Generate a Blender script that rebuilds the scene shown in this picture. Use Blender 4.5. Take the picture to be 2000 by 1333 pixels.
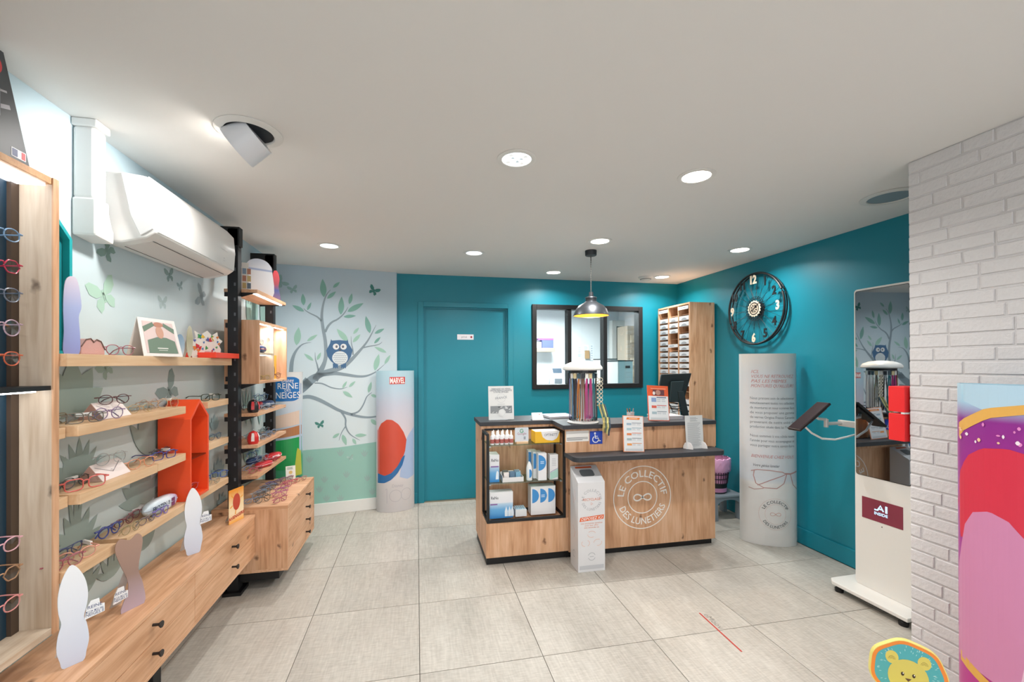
import bpy, bmesh, math, random
from mathutils import Vector, Matrix
random.seed(7)
for o in list(bpy.data.objects):
    bpy.data.objects.remove(o, do_unlink=True)
scene = bpy.context.scene
COL = scene.collection
R = math.radians

# ------------------------------------------------------------------ camera
FPX, CXP, CYP, CAMH = 834.06, 984.93, 708.355, 1.4512
_yaw, _pit, _rol = R(11.5788), R(0.18491), R(-0.17607)
FW = Vector((math.sin(_yaw)*math.cos(_pit), math.cos(_yaw)*math.cos(_pit), math.sin(_pit)))
_r0 = Vector((math.cos(_yaw), -math.sin(_yaw), 0)); _u0 = _r0.cross(FW)
RT = _r0*math.cos(_rol) + _u0*math.sin(_rol)
UP = -_r0*math.sin(_rol) + _u0*math.cos(_rol)
CAM = Vector((0, 0, CAMH))
cd = bpy.data.cameras.new('camera'); cam = bpy.data.objects.new('camera', cd); COL.objects.link(cam)
cam.matrix_world = Matrix(((RT.x, UP.x, -FW.x, 0), (RT.y, UP.y, -FW.y, 0), (RT.z, UP.z, -FW.z, CAMH), (0, 0, 0, 1)))
cd.sensor_width = 36.0; cd.sensor_fit = 'HORIZONTAL'; cd.lens = FPX*36/2000
cd.shift_x = (1000-CXP)/2000; cd.shift_y = (CYP-666.5)/2000
cd.clip_start = 0.02; cd.clip_end = 60
scene.camera = cam

# ------------------------------------------------------------------ light and exposure
w = bpy.data.worlds.new('daylight'); scene.world = w; w.use_nodes = True
w.node_tree.nodes['Background'].inputs[0].default_value = (0.93, 0.97, 1.0, 1)
w.node_tree.nodes['Background'].inputs[1].default_value = 2.2
vs = scene.view_settings
vs.view_transform = 'Standard'; vs.look = 'None'; vs.gamma = 1.0; vs.use_curve_mapping = False
vs.exposure = 0.75
LAMP_W = 6.0      # power of one ceiling downlight
SPOT_W = 5.0      # power of one swivelling wall spot

# ------------------------------------------------------------------ pixel helpers (2000 x 1333 frame): a ray meets a known plane
def ray(px, py): return FW + RT*((px-CXP)/FPX) - UP*((py-CYP)/FPX)
def PX(px, py, x): d = ray(px, py); return CAM + d*(x/d.x)
def PY(px, py, y): d = ray(px, py); return CAM + d*(y/d.y)
def PZ(px, py, z): d = ray(px, py); return CAM + d*((z-CAMH)/d.z)
def PP(px, py, p0, n): d = ray(px, py); n = Vector(n); return CAM + d*((Vector(p0)-CAM).dot(n)/d.dot(n))

# ------------------------------------------------------------------ materials
def lin(h):
    if isinstance(h, str):
        h = h.lstrip('#'); c = [int(h[i:i+2], 16)/255 for i in (0, 2, 4)]
        return tuple((v/12.92 if v <= .04045 else ((v+.055)/1.055)**2.4) for v in c) + (1,)
    return tuple(h) + (1,)
_M = {}
def nt(m): return m.node_tree.nodes, m.node_tree.links
def M(h, rough=.55, metal=0., emit=0., alpha=1., bump=0., bscale=60., trans=0., spec=None, var=0.):
    key = (h, rough, metal, emit, alpha, bump, bscale, trans, spec, var)
    if key in _M: return _M[key]
    m = bpy.data.materials.new('paint_' + str(h).strip('#')); m.use_nodes = True
    n, l = nt(m); b = n['Principled BSDF']
    b.inputs['Base Color'].default_value = lin(h); b.inputs['Roughness'].default_value = rough
    b.inputs['Metallic'].default_value = metal
    if spec is not None: b.inputs['Specular IOR Level'].default_value = spec
    if emit: b.inputs['Emission Color'].default_value = lin(h); b.inputs['Emission Strength'].default_value = emit
    if trans: b.inputs['Transmission Weight'].default_value = trans; b.inputs['IOR'].default_value = 1.45
    if alpha < 1: b.inputs['Alpha'].default_value = alpha
    if bump or var:
        tc = n.new('ShaderNodeTexCoord'); nz = n.new('ShaderNodeTexNoise'); nz.inputs['Scale'].default_value = bscale
        nz.inputs['Detail'].default_value = 4; l.new(tc.outputs['Object'], nz.inputs['Vector'])
        if bump:
            bp = n.new('ShaderNodeBump'); bp.inputs['Strength'].default_value = bump; bp.inputs['Distance'].default_value = .01
            l.new(nz.outputs['Fac'], bp.inputs['Height']); l.new(bp.outputs['Normal'], b.inputs['Normal'])
        if var:
            hs = n.new('ShaderNodeHueSaturation'); hs.inputs['Color'].default_value = lin(h)
            mr = n.new('ShaderNodeMapRange'); mr.inputs['To Min'].default_value = 1-var; mr.inputs['To Max'].default_value = 1+var
            l.new(nz.outputs['Fac'], mr.inputs['Value']); l.new(mr.outputs['Result'], hs.inputs['Value']); l.new(hs.outputs['Color'], b.inputs['Base Color'])
    _M[key] = m
    return m
def wood(axis='z', tone='oak', knots=1.0):
    key = ('wood', axis, tone, knots)
    if key in _M: return _M[key]
    A, B, C, K = {'oak': ('#bd8c66', '#d4a580', '#e2b896', '#5e3a24'), 'pale': ('#cfa67e', '#dab68f', '#e2c3a0', '#8a6446'),
                  'grey': ('#b9a188', '#cdb9a2', '#d9c8b3', '#5d4c40'), 'orange': ('#b07c4e', '#c4915f', '#d1a273', '#5a351c')}[tone]
    m = bpy.data.materials.new('wood_%s_%s' % (tone, axis)); m.use_nodes = True
    n, l = nt(m); b = n['Principled BSDF']; b.inputs['Roughness'].default_value = .5
    tc = n.new('ShaderNodeTexCoord')
    def mapped(s, st):
        mp = n.new('ShaderNodeMapping'); sc = [s, s, s]; sc['xyz'.index(axis)] = s*st; mp.inputs['Scale'].default_value = sc
        l.new(tc.outputs['Object'], mp.inputs['Vector']); return mp
    m1 = mapped(1, .07)
    nz = n.new('ShaderNodeTexNoise'); nz.inputs['Scale'].default_value = 55; nz.inputs['Detail'].default_value = 5; nz.inputs['Distortion'].default_value = .5
    l.new(m1.outputs[0], nz.inputs['Vector'])
    m2 = mapped(1, .22)
    n2 = n.new('ShaderNodeTexNoise'); n2.inputs['Scale'].default_value = 7; n2.inputs['Detail'].default_value = 3; n2.inputs['Distortion'].default_value = 1.2
    l.new(m2.outputs[0], n2.inputs['Vector'])
    mx = n.new('ShaderNodeMath'); mx.operation = 'MULTIPLY_ADD'; mx.inputs[1].default_value = .5
    ad = n.new('ShaderNodeMath'); ad.operation = 'MULTIPLY'; ad.inputs[1].default_value = .5
    l.new(n2.outputs['Fac'], ad.inputs[0]); l.new(nz.outputs['Fac'], mx.inputs[0]); l.new(ad.outputs[0], mx.inputs[2])
    cr = n.new('ShaderNodeValToRGB'); e = cr.color_ramp.elements
    e[0].position = .36; e[0].color = lin(A); e[1].position = .64; e[1].color = lin(C); k = e.new(.5); k.color = lin(B)
    l.new(mx.outputs[0], cr.inputs['Fac'])
    # knots: stretched cells, only a few of them dark
    sxyz = n.new('ShaderNodeSeparateXYZ'); l.new(tc.outputs['Object'], sxyz.inputs[0]); oth = [i for i in range(3) if 'xyz'[i] != axis]
    sm = n.new('ShaderNodeMath'); sm.operation = 'ADD'; l.new(sxyz.outputs[oth[0]], sm.inputs[0]); l.new(sxyz.outputs[oth[1]], sm.inputs[1])
    sl = n.new('ShaderNodeMath'); sl.operation = 'MULTIPLY'; sl.inputs[1].default_value = .55; l.new(sxyz.outputs['xyz'.index(axis)], sl.inputs[0])
    m3 = n.new('ShaderNodeCombineXYZ'); l.new(sm.outputs[0], m3.inputs[0]); l.new(sl.outputs[0], m3.inputs[1])
    vo = n.new('ShaderNodeTexVoronoi'); vo.voronoi_dimensions = '2D'; vo.inputs['Scale'].default_value = 5.5; vo.inputs['Randomness'].default_value = 1
    nzd = n.new('ShaderNodeTexNoise'); nzd.inputs['Scale'].default_value = 30
    va = n.new('ShaderNodeVectorMath'); va.operation = 'MULTIPLY_ADD'; va.inputs[1].default_value = (.03, .03, 0)
    l.new(tc.outputs['Object'], nzd.inputs['Vector']); l.new(nzd.outputs['Color'], va.inputs[0]); l.new(m3.outputs[0], va.inputs[2])
    l.new(va.outputs[0], vo.inputs['Vector'])
    kr = n.new('ShaderNodeMapRange'); kr.inputs['From Min'].default_value = .02; kr.inputs['From Max'].default_value = .085
    kr.inputs['To Min'].default_value = .8*knots; kr.inputs['To Max'].default_value = 0
    l.new(vo.outputs['Distance'], kr.inputs['Value'])
    sp = n.new('ShaderNodeSeparateColor'); l.new(vo.outputs['Color'], sp.inputs[0])
    gt = n.new('ShaderNodeMath'); gt.operation = 'GREATER_THAN'; gt.inputs[1].default_value = .5; l.new(sp.outputs[0], gt.inputs[0])
    mu = n.new('ShaderNodeMath'); mu.operation = 'MULTIPLY'; l.new(kr.outputs[0], mu.inputs[0]); l.new(gt.outputs[0], mu.inputs[1])
    mc = n.new('ShaderNodeMix'); mc.data_type = 'RGBA'; mc.inputs[7].default_value = lin(K)
    l.new(mu.outputs[0], mc.inputs[0]); l.new(cr.outputs['Color'], mc.inputs[6]); l.new(mc.outputs[2], b.inputs['Base Color'])
    _M[key] = m
    return m
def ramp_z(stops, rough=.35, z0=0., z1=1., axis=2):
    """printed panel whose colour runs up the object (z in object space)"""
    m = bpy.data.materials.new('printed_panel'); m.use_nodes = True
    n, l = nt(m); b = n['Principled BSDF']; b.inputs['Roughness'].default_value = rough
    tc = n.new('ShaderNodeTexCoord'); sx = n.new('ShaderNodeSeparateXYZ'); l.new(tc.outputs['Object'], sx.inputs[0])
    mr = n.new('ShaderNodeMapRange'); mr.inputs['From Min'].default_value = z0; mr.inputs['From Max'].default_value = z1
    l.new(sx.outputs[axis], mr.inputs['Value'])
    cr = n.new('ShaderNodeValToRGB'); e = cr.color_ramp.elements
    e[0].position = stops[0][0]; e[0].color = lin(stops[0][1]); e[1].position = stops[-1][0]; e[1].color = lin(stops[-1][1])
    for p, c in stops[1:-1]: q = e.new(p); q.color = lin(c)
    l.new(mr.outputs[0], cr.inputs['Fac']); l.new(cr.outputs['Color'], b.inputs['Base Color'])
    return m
def glass(tint='#ffffff', rough=.0, mixf=.88):
    key = ('glass', tint, mixf)
    if key in _M: return _M[key]
    m = bpy.data.materials.new('clear_glass'); m.use_nodes = True; n, l = nt(m)
    n.remove(n['Principled BSDF']); out = n['Material Output']
    t = n.new('ShaderNodeBsdfTransparent'); t.inputs[0].default_value = lin(tint)
    g = n.new('ShaderNodeBsdfGlossy'); g.inputs['Roughness'].default_value = .02
    mx = n.new('ShaderNodeMixShader'); mx.inputs[0].default_value = 1-mixf
    l.new(t.outputs[0], mx.inputs[1]); l.new(g.outputs[0], mx.inputs[2]); l.new(mx.outputs[0], out.inputs[0])
    _M[key] = m
    return m
def floor_tile_mat():
    m = bpy.data.materials.new('woven_stone_tile'); m.use_nodes = True; n, l = nt(m); b = n['Principled BSDF']
    b.inputs['Roughness'].default_value = .42
    tc = n.new('ShaderNodeTexCoord'); oi = n.new('ShaderNodeObjectInfo')
    mw = n.new('ShaderNodeMath'); mw.operation = 'MULTIPLY'; mw.inputs[1].default_value = 60; l.new(oi.outputs['Random'], mw.inputs[0])
    outs = []
    for sc, s in (((1, .1, 1), 95), ((.16, 1, 1), 150), ((1, .3, 1), 4)):
        mp = n.new('ShaderNodeMapping'); mp.inputs['Scale'].default_value = sc; l.new(tc.outputs['Object'], mp.inputs['Vector'])
        nz = n.new('ShaderNodeTexNoise'); nz.noise_dimensions = '4D'; nz.inputs['Scale'].default_value = s; nz.inputs['Detail'].default_value = 4
        l.new(mp.outputs[0], nz.inputs['Vector']); l.new(mw.outputs[0], nz.inputs['W']); outs.append(nz.outputs['Fac'])
    a1 = n.new('ShaderNodeMath'); a1.operation = 'ADD'; l.new(outs[0], a1.inputs[0]); l.new(outs[1], a1.inputs[1])
    a2 = n.new('ShaderNodeMath'); a2.operation = 'ADD'; l.new(a1.outputs[0], a2.inputs[0]); l.new(outs[2], a2.inputs[1])
    cr = n.new('ShaderNodeValToRGB'); e = cr.color_ramp.elements
    mr = n.new('ShaderNodeMapRange'); mr.inputs['From Min'].default_value = 1.1; mr.inputs['From Max'].default_value = 1.9; l.new(a2.outputs[0], mr.inputs[0])
    e[0].position = 0; e[0].color = lin('#a39d94'); e[1].position = 1; e[1].color = lin('#c9c4bb')
    l.new(mr.outputs[0], cr.inputs['Fac'])
    hs = n.new('ShaderNodeHueSaturation'); l.new(cr.outputs[0], hs.inputs['Color'])
    m3 = n.new('ShaderNodeMapRange'); m3.inputs['To Min'].default_value = .975; m3.inputs['To Max'].default_value = 1.025; l.new(oi.outputs['Random'], m3.inputs[0])
    l.new(m3.outputs[0], hs.inputs['Value']); l.new(hs.outputs[0], b.inputs['Base Color'])
    return m

# ------------------------------------------------------------------ mesh collector
class MB:
    def __init__(s): s.v = []; s.f = []; s.smooth = False
    def add(s, vs, fs):
        k = len(s.v); s.v += [tuple(v) for v in vs]; s.f += [tuple(i+k for i in f) for f in fs]; return s
    def box(s, x0, x1, y0, y1, z0, z1):
        return s.add([(x0,y0,z0),(x1,y0,z0),(x1,y1,z0),(x0,y1,z0),(x0,y0,z1),(x1,y0,z1),(x1,y1,z1),(x0,y1,z1)],
                     [(0,3,2,1),(4,5,6,7),(0,1,5,4),(1,2,6,5),(2,3,7,6),(3,0,4,7)])
    def hexa(s, p):   # 8 corners, bottom ring then top ring
        return s.add(p, [(0,3,2,1),(4,5,6,7),(0,1,5,4),(1,2,6,5),(2,3,7,6),(3,0,4,7)])
    def cyl(s, p0, p1, r0, r1=None, n=16, cap=True):
        r1 = r0 if r1 is None else r1
        p0 = Vector(p0); p1 = Vector(p1); d = (p1-p0).normalized()
        a = d.orthogonal().normalized(); b = d.cross(a)
        vs = []
        for p, r in ((p0, r0), (p1, r1)):
            for i in range(n):
                t = 2*math.pi*i/n; vs.append(p + (a*math.cos(t) + b*math.sin(t))*r)
        fs = [(i, (i+1) % n, n+(i+1) % n, n+i) for i in range(n)]
        if cap: fs += [tuple(range(n-1, -1, -1)), tuple(range(n, 2*n))]
        return s.add(vs, fs)
    def lathe(s, prof, c=(0, 0, 0), n=24, close=False):
        vs = []; c = Vector(c)
        for r, z in prof:
            for i in range(n):
                t = 2*math.pi*i/n; vs.append(c + Vector((r*math.cos(t), r*math.sin(t), z)))
        m = len(prof); fs = []
        for j in range(m-1 if not close else m):
            k = (j+1) % m
            for i in range(n): fs.append((j*n+i, j*n+(i+1) % n, k*n+(i+1) % n, k*n+i))
        return s.add(vs, fs)
    def prism(s, pts, f, d):
        """outline pts (2D, any winding), f maps (u,v,w) to 3D, w = 0..d"""
        n = len(pts)
        vs = [f(u, v, 0) for u, v in pts] + [f(u, v, d) for u, v in pts]
        return s.add(vs, [tuple(range(n-1, -1, -1)), tuple(range(n, 2*n))] + [(i, (i+1) % n, n+(i+1) % n, n+i) for i in range(n)])
    def tube(s, path, r, n=6, closed=False):
        P = [Vector(p) for p in path]; m = len(P); vs = []
        for i, p in enumerate(P):
            a = P[(i-1) % m] if (closed or i > 0) else p; b = P[(i+1) % m] if (closed or i < m-1) else p
            t = (b-a).normalized(); ref = Vector((0, 0, 1)) if abs(t.z) < .92 else Vector((0, 1, 0))
            u = t.cross(ref).normalized(); v = t.cross(u)
            rr = r[i] if isinstance(r, (list, tuple)) else r
            for k in range(n):
                q = 2*math.pi*k/n; vs.append(p + (u*math.cos(q) + v*math.sin(q))*rr)
        fs = []
        for i in range(m if closed else m-1):
            j = (i+1) % m
            for k in range(n): fs.append((i*n+k, i*n+(k+1) % n, j*n+(k+1) % n, j*n+k))
        if not closed: fs += [tuple(range(n-1, -1, -1)), tuple((m-1)*n+k for k in range(n))]
        return s.add(vs, fs)
    def mesh(s, name, mat, smooth=False):
        me = bpy.data.meshes.new(name); me.from_pydata(s.v, [], s.f)
        bm = bmesh.new(); bm.from_mesh(me); bmesh.ops.recalc_face_normals(bm, faces=bm.faces); bm.to_mesh(me); bm.free()
        if smooth:
            for p in me.polygons: p.use_smooth = True
            try: me.set_sharp_from_angle(angle=R(40))
            except Exception: pass
        if mat: me.materials.append(mat)
        return me
    def build(s, name, mat, parent=None, smooth=False, bevel=0., local=True, **kw):
        return link(name, s.mesh(name, mat, smooth), parent, bevel, local, **kw)
PINV = {}
def link(name, me, parent=None, bevel=0., local=True, label=None, cat=None, group=None, kind=None):
    o = bpy.data.objects.new(name, me); COL.objects.link(o)
    if parent is not None:
        o.parent = parent
        if not local and parent.name in PINV: o.matrix_parent_inverse = PINV[parent.name]
    if bevel:
        b = o.modifiers.new('edge', 'BEVEL'); b.width = bevel; b.segments = 2; b.limit_method = 'ANGLE'; b.angle_limit = R(40)
    if label: o['label'] = label
    if cat: o['category'] = cat
    if group: o['group'] = group
    if kind: o['kind'] = kind
    return o
def thing(name, label, cat, loc=(0, 0, 0), rz=0., group=None, kind=None):
    o = bpy.data.objects.new(name, None); COL.objects.link(o); o.empty_display_size = .05
    o.location = loc; o.rotation_euler = (0, 0, rz)
    PINV[o.name] = (Matrix.Translation(Vector(loc)) @ Matrix.Rotation(rz, 4, 'Z')).inverted()
    if label: o['label'] = label
    if cat: o['category'] = cat
    if group: o['group'] = group
    if kind: o['kind'] = kind
    return o
# ------------------------------------------------------------------ lettering (built-in font turned into mesh)
_T = {}
def text2d(body, size=1., shear=0., align='CENTER', bold=0., spacing=1.):
    key = (body, shear, align, bold, spacing)
    if key not in _T:
        c = bpy.data.curves.new('lettering', 'FONT'); c.body = body; c.align_x = align; c.shear = shear; c.size = 1; c.offset = bold
        c.space_character = spacing; c.resolution_u = 2; c.fill_mode = 'FRONT'
        o = bpy.data.objects.new('lettering', c); COL.objects.link(o)
        dg = bpy.context.evaluated_depsgraph_get(); me = bpy.data.meshes.new_from_object(o.evaluated_get(dg))
        _T[key] = ([(v.co.x, v.co.y) for v in me.vertices], [tuple(p.vertices) for p in me.polygons])
        bpy.data.objects.remove(o, do_unlink=True); bpy.data.meshes.remove(me); bpy.data.curves.remove(c)
    v, f = _T[key]
    return [(x*size, y*size) for x, y in v], f
def text_on(mb, body, size, f, width=None, **kw):
    """f maps (u, v) to a 3D point; width squeezes the line to that length"""
    v, fc = text2d(body, size, **kw)
    if not v: return mb
    if width:
        x0 = min(a for a, b in v); x1 = max(a for a, b in v); k = width/max(1e-6, x1-x0); v = [(a*k, b) for a, b in v]
    return mb.add([f(a, b) for a, b in v], fc)
def arc_text(mb, body, size, Rad, mid, f, inside=False, **kw):
    v, fc = text2d(body, size, **kw)
    out = []
    for a, b in v:
        if not inside: t = mid - a/Rad; r = Rad+b
        else: t = mid + a/Rad; r = Rad-b
        out.append(f(r*math.cos(t), r*math.sin(t)))
    return mb.add(out, fc)
def ring2d(mb, r0, r1, f, n=64, a0=0., a1=2*math.pi):
    full = abs(a1-a0-2*math.pi) < 1e-6; m = n if full else n+1; vs = []
    for i in range(m):
        t = a0+(a1-a0)*i/n; vs += [f(r0*math.cos(t), r0*math.sin(t)), f(r1*math.cos(t), r1*math.sin(t))]
    fs = [(2*i, 2*i+1, 2*((i+1) % m)+1, 2*((i+1) % m)) for i in range(n)]
    return mb.add(vs, fs)
def stroke2d(mb, pts, wd, f, closed=False):
    n = len(pts); vs = []
    for i, (x, y) in enumerate(pts):
        a = pts[(i-1) % n] if (closed or i > 0) else pts[i]; b = pts[(i+1) % n] if (closed or i < n-1) else pts[i]
        dx, dy = b[0]-a[0], b[1]-a[1]; L = math.hypot(dx, dy) or 1; nx, ny = -dy/L, dx/L
        h = (wd[i] if isinstance(wd, (list, tuple)) else wd)/2
        vs += [f(x+nx*h, y+ny*h), f(x-nx*h, y-ny*h)]
    return mb.add(vs, [(2*i, 2*i+1, 2*((i+1) % n)+1, 2*((i+1) % n)) for i in range(n if closed else n-1)])
def dense(P, step=.008):
    Q = [P[0]]
    for a, b in zip(P, P[1:]):
        k = max(1, int(math.hypot(b[0]-a[0], b[1]-a[1])/step)); Q += [(a[0]+(b[0]-a[0])*i/k, a[1]+(b[1]-a[1])*i/k) for i in range(1, k+1)]
    return Q
def infinity(mb, w, h, st, f, n=48):
    pts = []
    for i in range(n):
        t = 2*math.pi*i/n; k = 1/(1+math.sin(t)**2); pts.append((w*math.cos(t)*k, h*2.8*math.sin(t)*math.cos(t)*k))
    return stroke2d(mb, pts, st, f, True)
def rect2d(mb, x0, x1, y0, y1, f): return mb.add([f(x0, y0), f(x1, y0), f(x1, y1), f(x0, y1)], [(0, 1, 2, 3)])
def disc2d(mb, cx, cy, rx, ry, f, n=28, a0=0., a1=2*math.pi):
    return mb.add([f(cx+rx*math.cos(a0+(a1-a0)*i/n), cy+ry*math.sin(a0+(a1-a0)*i/n)) for i in range(n)], [tuple(range(n))])
def rrect(x0, x1, y0, y1, r, n=5):
    pts = []
    for cx, cy, a in ((x1-r, y1-r, 0), (x0+r, y1-r, 90), (x0+r, y0+r, 180), (x1-r, y0+r, 270)):
        for i in range(n+1): t = R(a+90*i/n); pts.append((cx+r*math.cos(t), cy+r*math.sin(t)))
    return pts
def lines2d(mb, x0, x1, y0, y1, n, f, seed=1, th=.35):
    rnd = random.Random(seed); p = (y1-y0)/n
    for i in range(n):
        y = y1-(i+.5)*p; rect2d(mb, x0, x0+(x1-x0)*rnd.uniform(.72, 1), y-p*th/2, y+p*th/2, f)
    return mb
BLACK = M('#0f1013', .5); WHITE = M('#f1f0ee', .45); INK = M('#3c4149', .6); TEAL = M('#0f8296', .42, bump=.03, bscale=220)
# ================================================================== THE SETTING
ZC = 2.39; XL = -1.275; XR = 3.03; YB = 4.55; YF = -2.4
MA = Vector((XL, 4.32, 0)); MBp = Vector((-.2, 4.50, 0)); MT = (MBp-MA).normalized(); MN = Vector((MT.y, -MT.x, 0))
CEIL = M('#e6e4e1', .9, bump=.02, bscale=30)
def struct(name, mb, mat, parent=None, **kw):
    o = mb.build(name, mat, parent, **kw)
    if parent is None: o['kind'] = 'structure'
    return o
# floor: dark joint bed and 0.6 m tiles
floor = struct('floor', MB().box(XL-.3, XR+.3, YF-.2, 7.3, -.06, -.006), M('#6f6a62', .8))
TILE = floor_tile_mat(); gx0 = -0.5895; gy0 = 3.8415; g = .0018
for i in range(-2, 7):
    for j in range(-2, 12):
        x0 = max(gx0+.6*i, XL)+g; x1 = min(gx0+.6*i+.6, XR)-g; y0 = max(gy0-.6*j, YF)+g; y1 = min(gy0-.6*j+.6, YB)-g
        if x1-x0 < .02 or y1-y0 < .02: continue
        t = MB().box(-(x1-x0)/2, (x1-x0)/2, -(y1-y0)/2, (y1-y0)/2, -.006, 0).build('tile', TILE, floor)
        t.location = ((x0+x1)/2, (y0+y1)/2, 0)
# red tape line with faint lettering stuck on the floor
a = PZ(1366, 1198, .0006); b = PZ(1449, 1274, .0006); d = (b-a).normalized(); pn = Vector((-d.y, d.x, 0))
tape = thing('floor_sticker', 'thin red tape line with faint grey lettering stuck on the floor tiles', 'floor sticker', a)
MB().hexa([a-pn*.004, b-pn*.004, b+pn*.004, a+pn*.004] + [p+Vector((0, 0, .0006)) for p in (a-pn*.004, b-pn*.004, b+pn*.004, a+pn*.004)]).build('red_line', M('#c0392f', .5), tape, local=False)
tb = MB(); tx = -d
text_on(tb, 'eMoov', .05, lambda u, v: a + d*(.085+u) + pn*(.012+v) + Vector((0, 0, .0004)))
tb.build('lettering', M('#8f8b84', .6), tape, local=False)
struct('ceiling', MB().box(XL-.3, XR+.3, YF-.2, 4.67, ZC, ZC+.08), CEIL)
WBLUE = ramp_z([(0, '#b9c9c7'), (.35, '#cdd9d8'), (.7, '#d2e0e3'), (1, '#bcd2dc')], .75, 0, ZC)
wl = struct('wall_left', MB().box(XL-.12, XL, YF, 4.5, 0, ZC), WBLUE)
pts = [MA, MBp, Vector((-.2, 4.75, 0)), Vector((XL-.12, 4.75, 0)), Vector((XL-.12, MA.y-.02, 0))]
wm = struct('wall_mural', MB().prism([(p.x, p.y) for p in pts], lambda u, v, q: (u, v, q), ZC), ramp_z([(0, '#d8e3e4'), (.55, '#d6e3e8'), (.8, '#c0d2dc'), (1, '#afc3d0')], .75, 0, ZC))
# teal wall with a doorway and an office window
DX0, DX1, DZ = .05, .99, 2.075
WX0, WX1, WZ0, WZ1 = 1.243, 2.568, 1.17, 2.106
wb = MB()
for x0, x1, z0, z1 in ((-.2, DX0, 0, ZC), (DX0, DX1, DZ, ZC), (DX1, WX0, 0, ZC), (WX0, WX1, 0, WZ0), (WX0, WX1, WZ1, ZC), (WX1, XR+.12, 0, ZC)):
    wb.box(x0, x1, YB, YB+.12, z0, z1)
wall_back = struct('wall_back', wb, TEAL)
struct('wall_right', MB().box(XR, XR+.12, 1.3, YB, 0, ZC), TEAL)
# front of the shop behind the camera: wide glazed opening to the street
fb = MB()
for x0, x1, z0, z1 in ((XL-.12, -.9, 0, ZC), (2.0, 2.4, 0, ZC), (-.9, 2.0, 2.2, ZC), (-.9, 2.0, 0, .12)): fb.box(x0, x1, YF-.12, YF, z0, z1)
struct('wall_front', fb, M('#dcdad6', .7))
w2 = thing('window_2', None, None, (.55, YF-.06, .12), kind='structure')
fr = MB()
for x0, x1, z0, z1 in ((-.9, -.84, .12, 2.2), (1.94, 2.0, .12, 2.2), (-.84, 1.94, 2.14, 2.2), (-.84, 1.94, .12, .18), (.52, .58, .18, 2.14)): fr.box(x0, x1, YF-.1, YF-.02, z0, z1)
fr.build('window_frame', BLACK, w2, local=False)
for x0, x1 in ((-.84, .52), (.58, 1.94)): MB().box(x0, x1, YF-.064, YF-.056, .18, 2.14).build('pane', glass(), w2, local=False)

# pillar clad in whitewashed bricks
PXB = 2.268; YP = 1.585
wbk = struct('wall_brick', MB().box(PXB, PXB+.9, YF, YP-.004, 0, ZC), M('#d3d0d1', .85, bump=.3, bscale=90))
BR = M('#d6d3d4', .7, bump=.35, bscale=70, var=.04)
rnd = random.Random(3); rows = 41; rh = ZC/rows
def brick_mesh(L, h, dth, seed):
    m = MB(); r = random.Random(seed); c = .0022
    m.add([(0, -L/2, -h/2), (0, L/2, -h/2), (0, L/2, h/2), (0, -L/2, h/2),
           (-dth, -L/2+c*r.uniform(.7, 2), -h/2+c*r.uniform(.8, 2)), (-dth*r.uniform(.8, 1.1), L/2-c*r.uniform(.7, 2), -h/2+c*r.uniform(.8, 2)),
           (-dth*r.uniform(.8, 1.1), L/2-c, h/2-c*r.uniform(.8, 2)), (-dth, -L/2+c, h/2-c*r.uniform(.8, 2))],
          [(0, 1, 2, 3), (4, 7, 6, 5), (0, 4, 5, 1), (1, 5, 6, 2), (2, 6, 7, 3), (3, 7, 4, 0)])
    return m.mesh('brick', BR)
cache = {}
for k in range(rows):
    y = YP; first = True; ph = [.205, .1, .155, .05][k % 4] if k % 7 else .13
    while y > .62:
        L = ph if first else (.21 if rnd.random() < .86 else .105); first = False
        key = (round(L, 3), rnd.randrange(3))
        if key not in cache: cache[key] = brick_mesh(L-.007, rh-.0075, .0042, key[1]+int(L*1000))
        o = bpy.data.objects.new('brick', cache[key]); COL.objects.link(o); o.parent = wbk
        o.location = (PXB-.0002-rnd.uniform(0, .0012), y-L/2, k*rh+rh/2+rnd.uniform(-.0006, .0006)); y -= L
# skirting boards
SK = M('#e9e8e4', .5)
def skirt(name, a, b, n, mat, h=.1, t=.014):
    a = Vector(a); b = Vector(b); n = Vector(n); m = MB()
    m.hexa([a, b, b+n*t, a+n*t] + [p+Vector((0, 0, h)) for p in (a, b, b+n*t, a+n*t)]); o = struct(name, m, mat, bevel=.003); return o
skirt('baseboard_mural', MA+MN*.001, MBp+MN*.001, MN, SK, .115)
skirt('baseboard_back', (-.2, YB-.001, 0), (.0, YB-.001, 0), (0, -1, 0), TEAL, .11)
skirt('baseboard_back_right', (1.03, YB-.001, 0), (XR-.016, YB-.001, 0), (0, -1, 0), TEAL, .11)
skirt('baseboard_right', (XR-.001, 1.6, 0), (XR-.001, YB-.02, 0), (-1, 0, 0), TEAL, .125)
skirt('baseboard_left', (XL+.001, YF, 0), (XL+.001, 4.3, 0), (1, 0, 0), SK, .1)
skirt('baseboard_brick', (PXB-.007, .1, 0), (PXB-.007, YP-.006, 0), (-1, 0, 0), SK, .06, .01)
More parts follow.
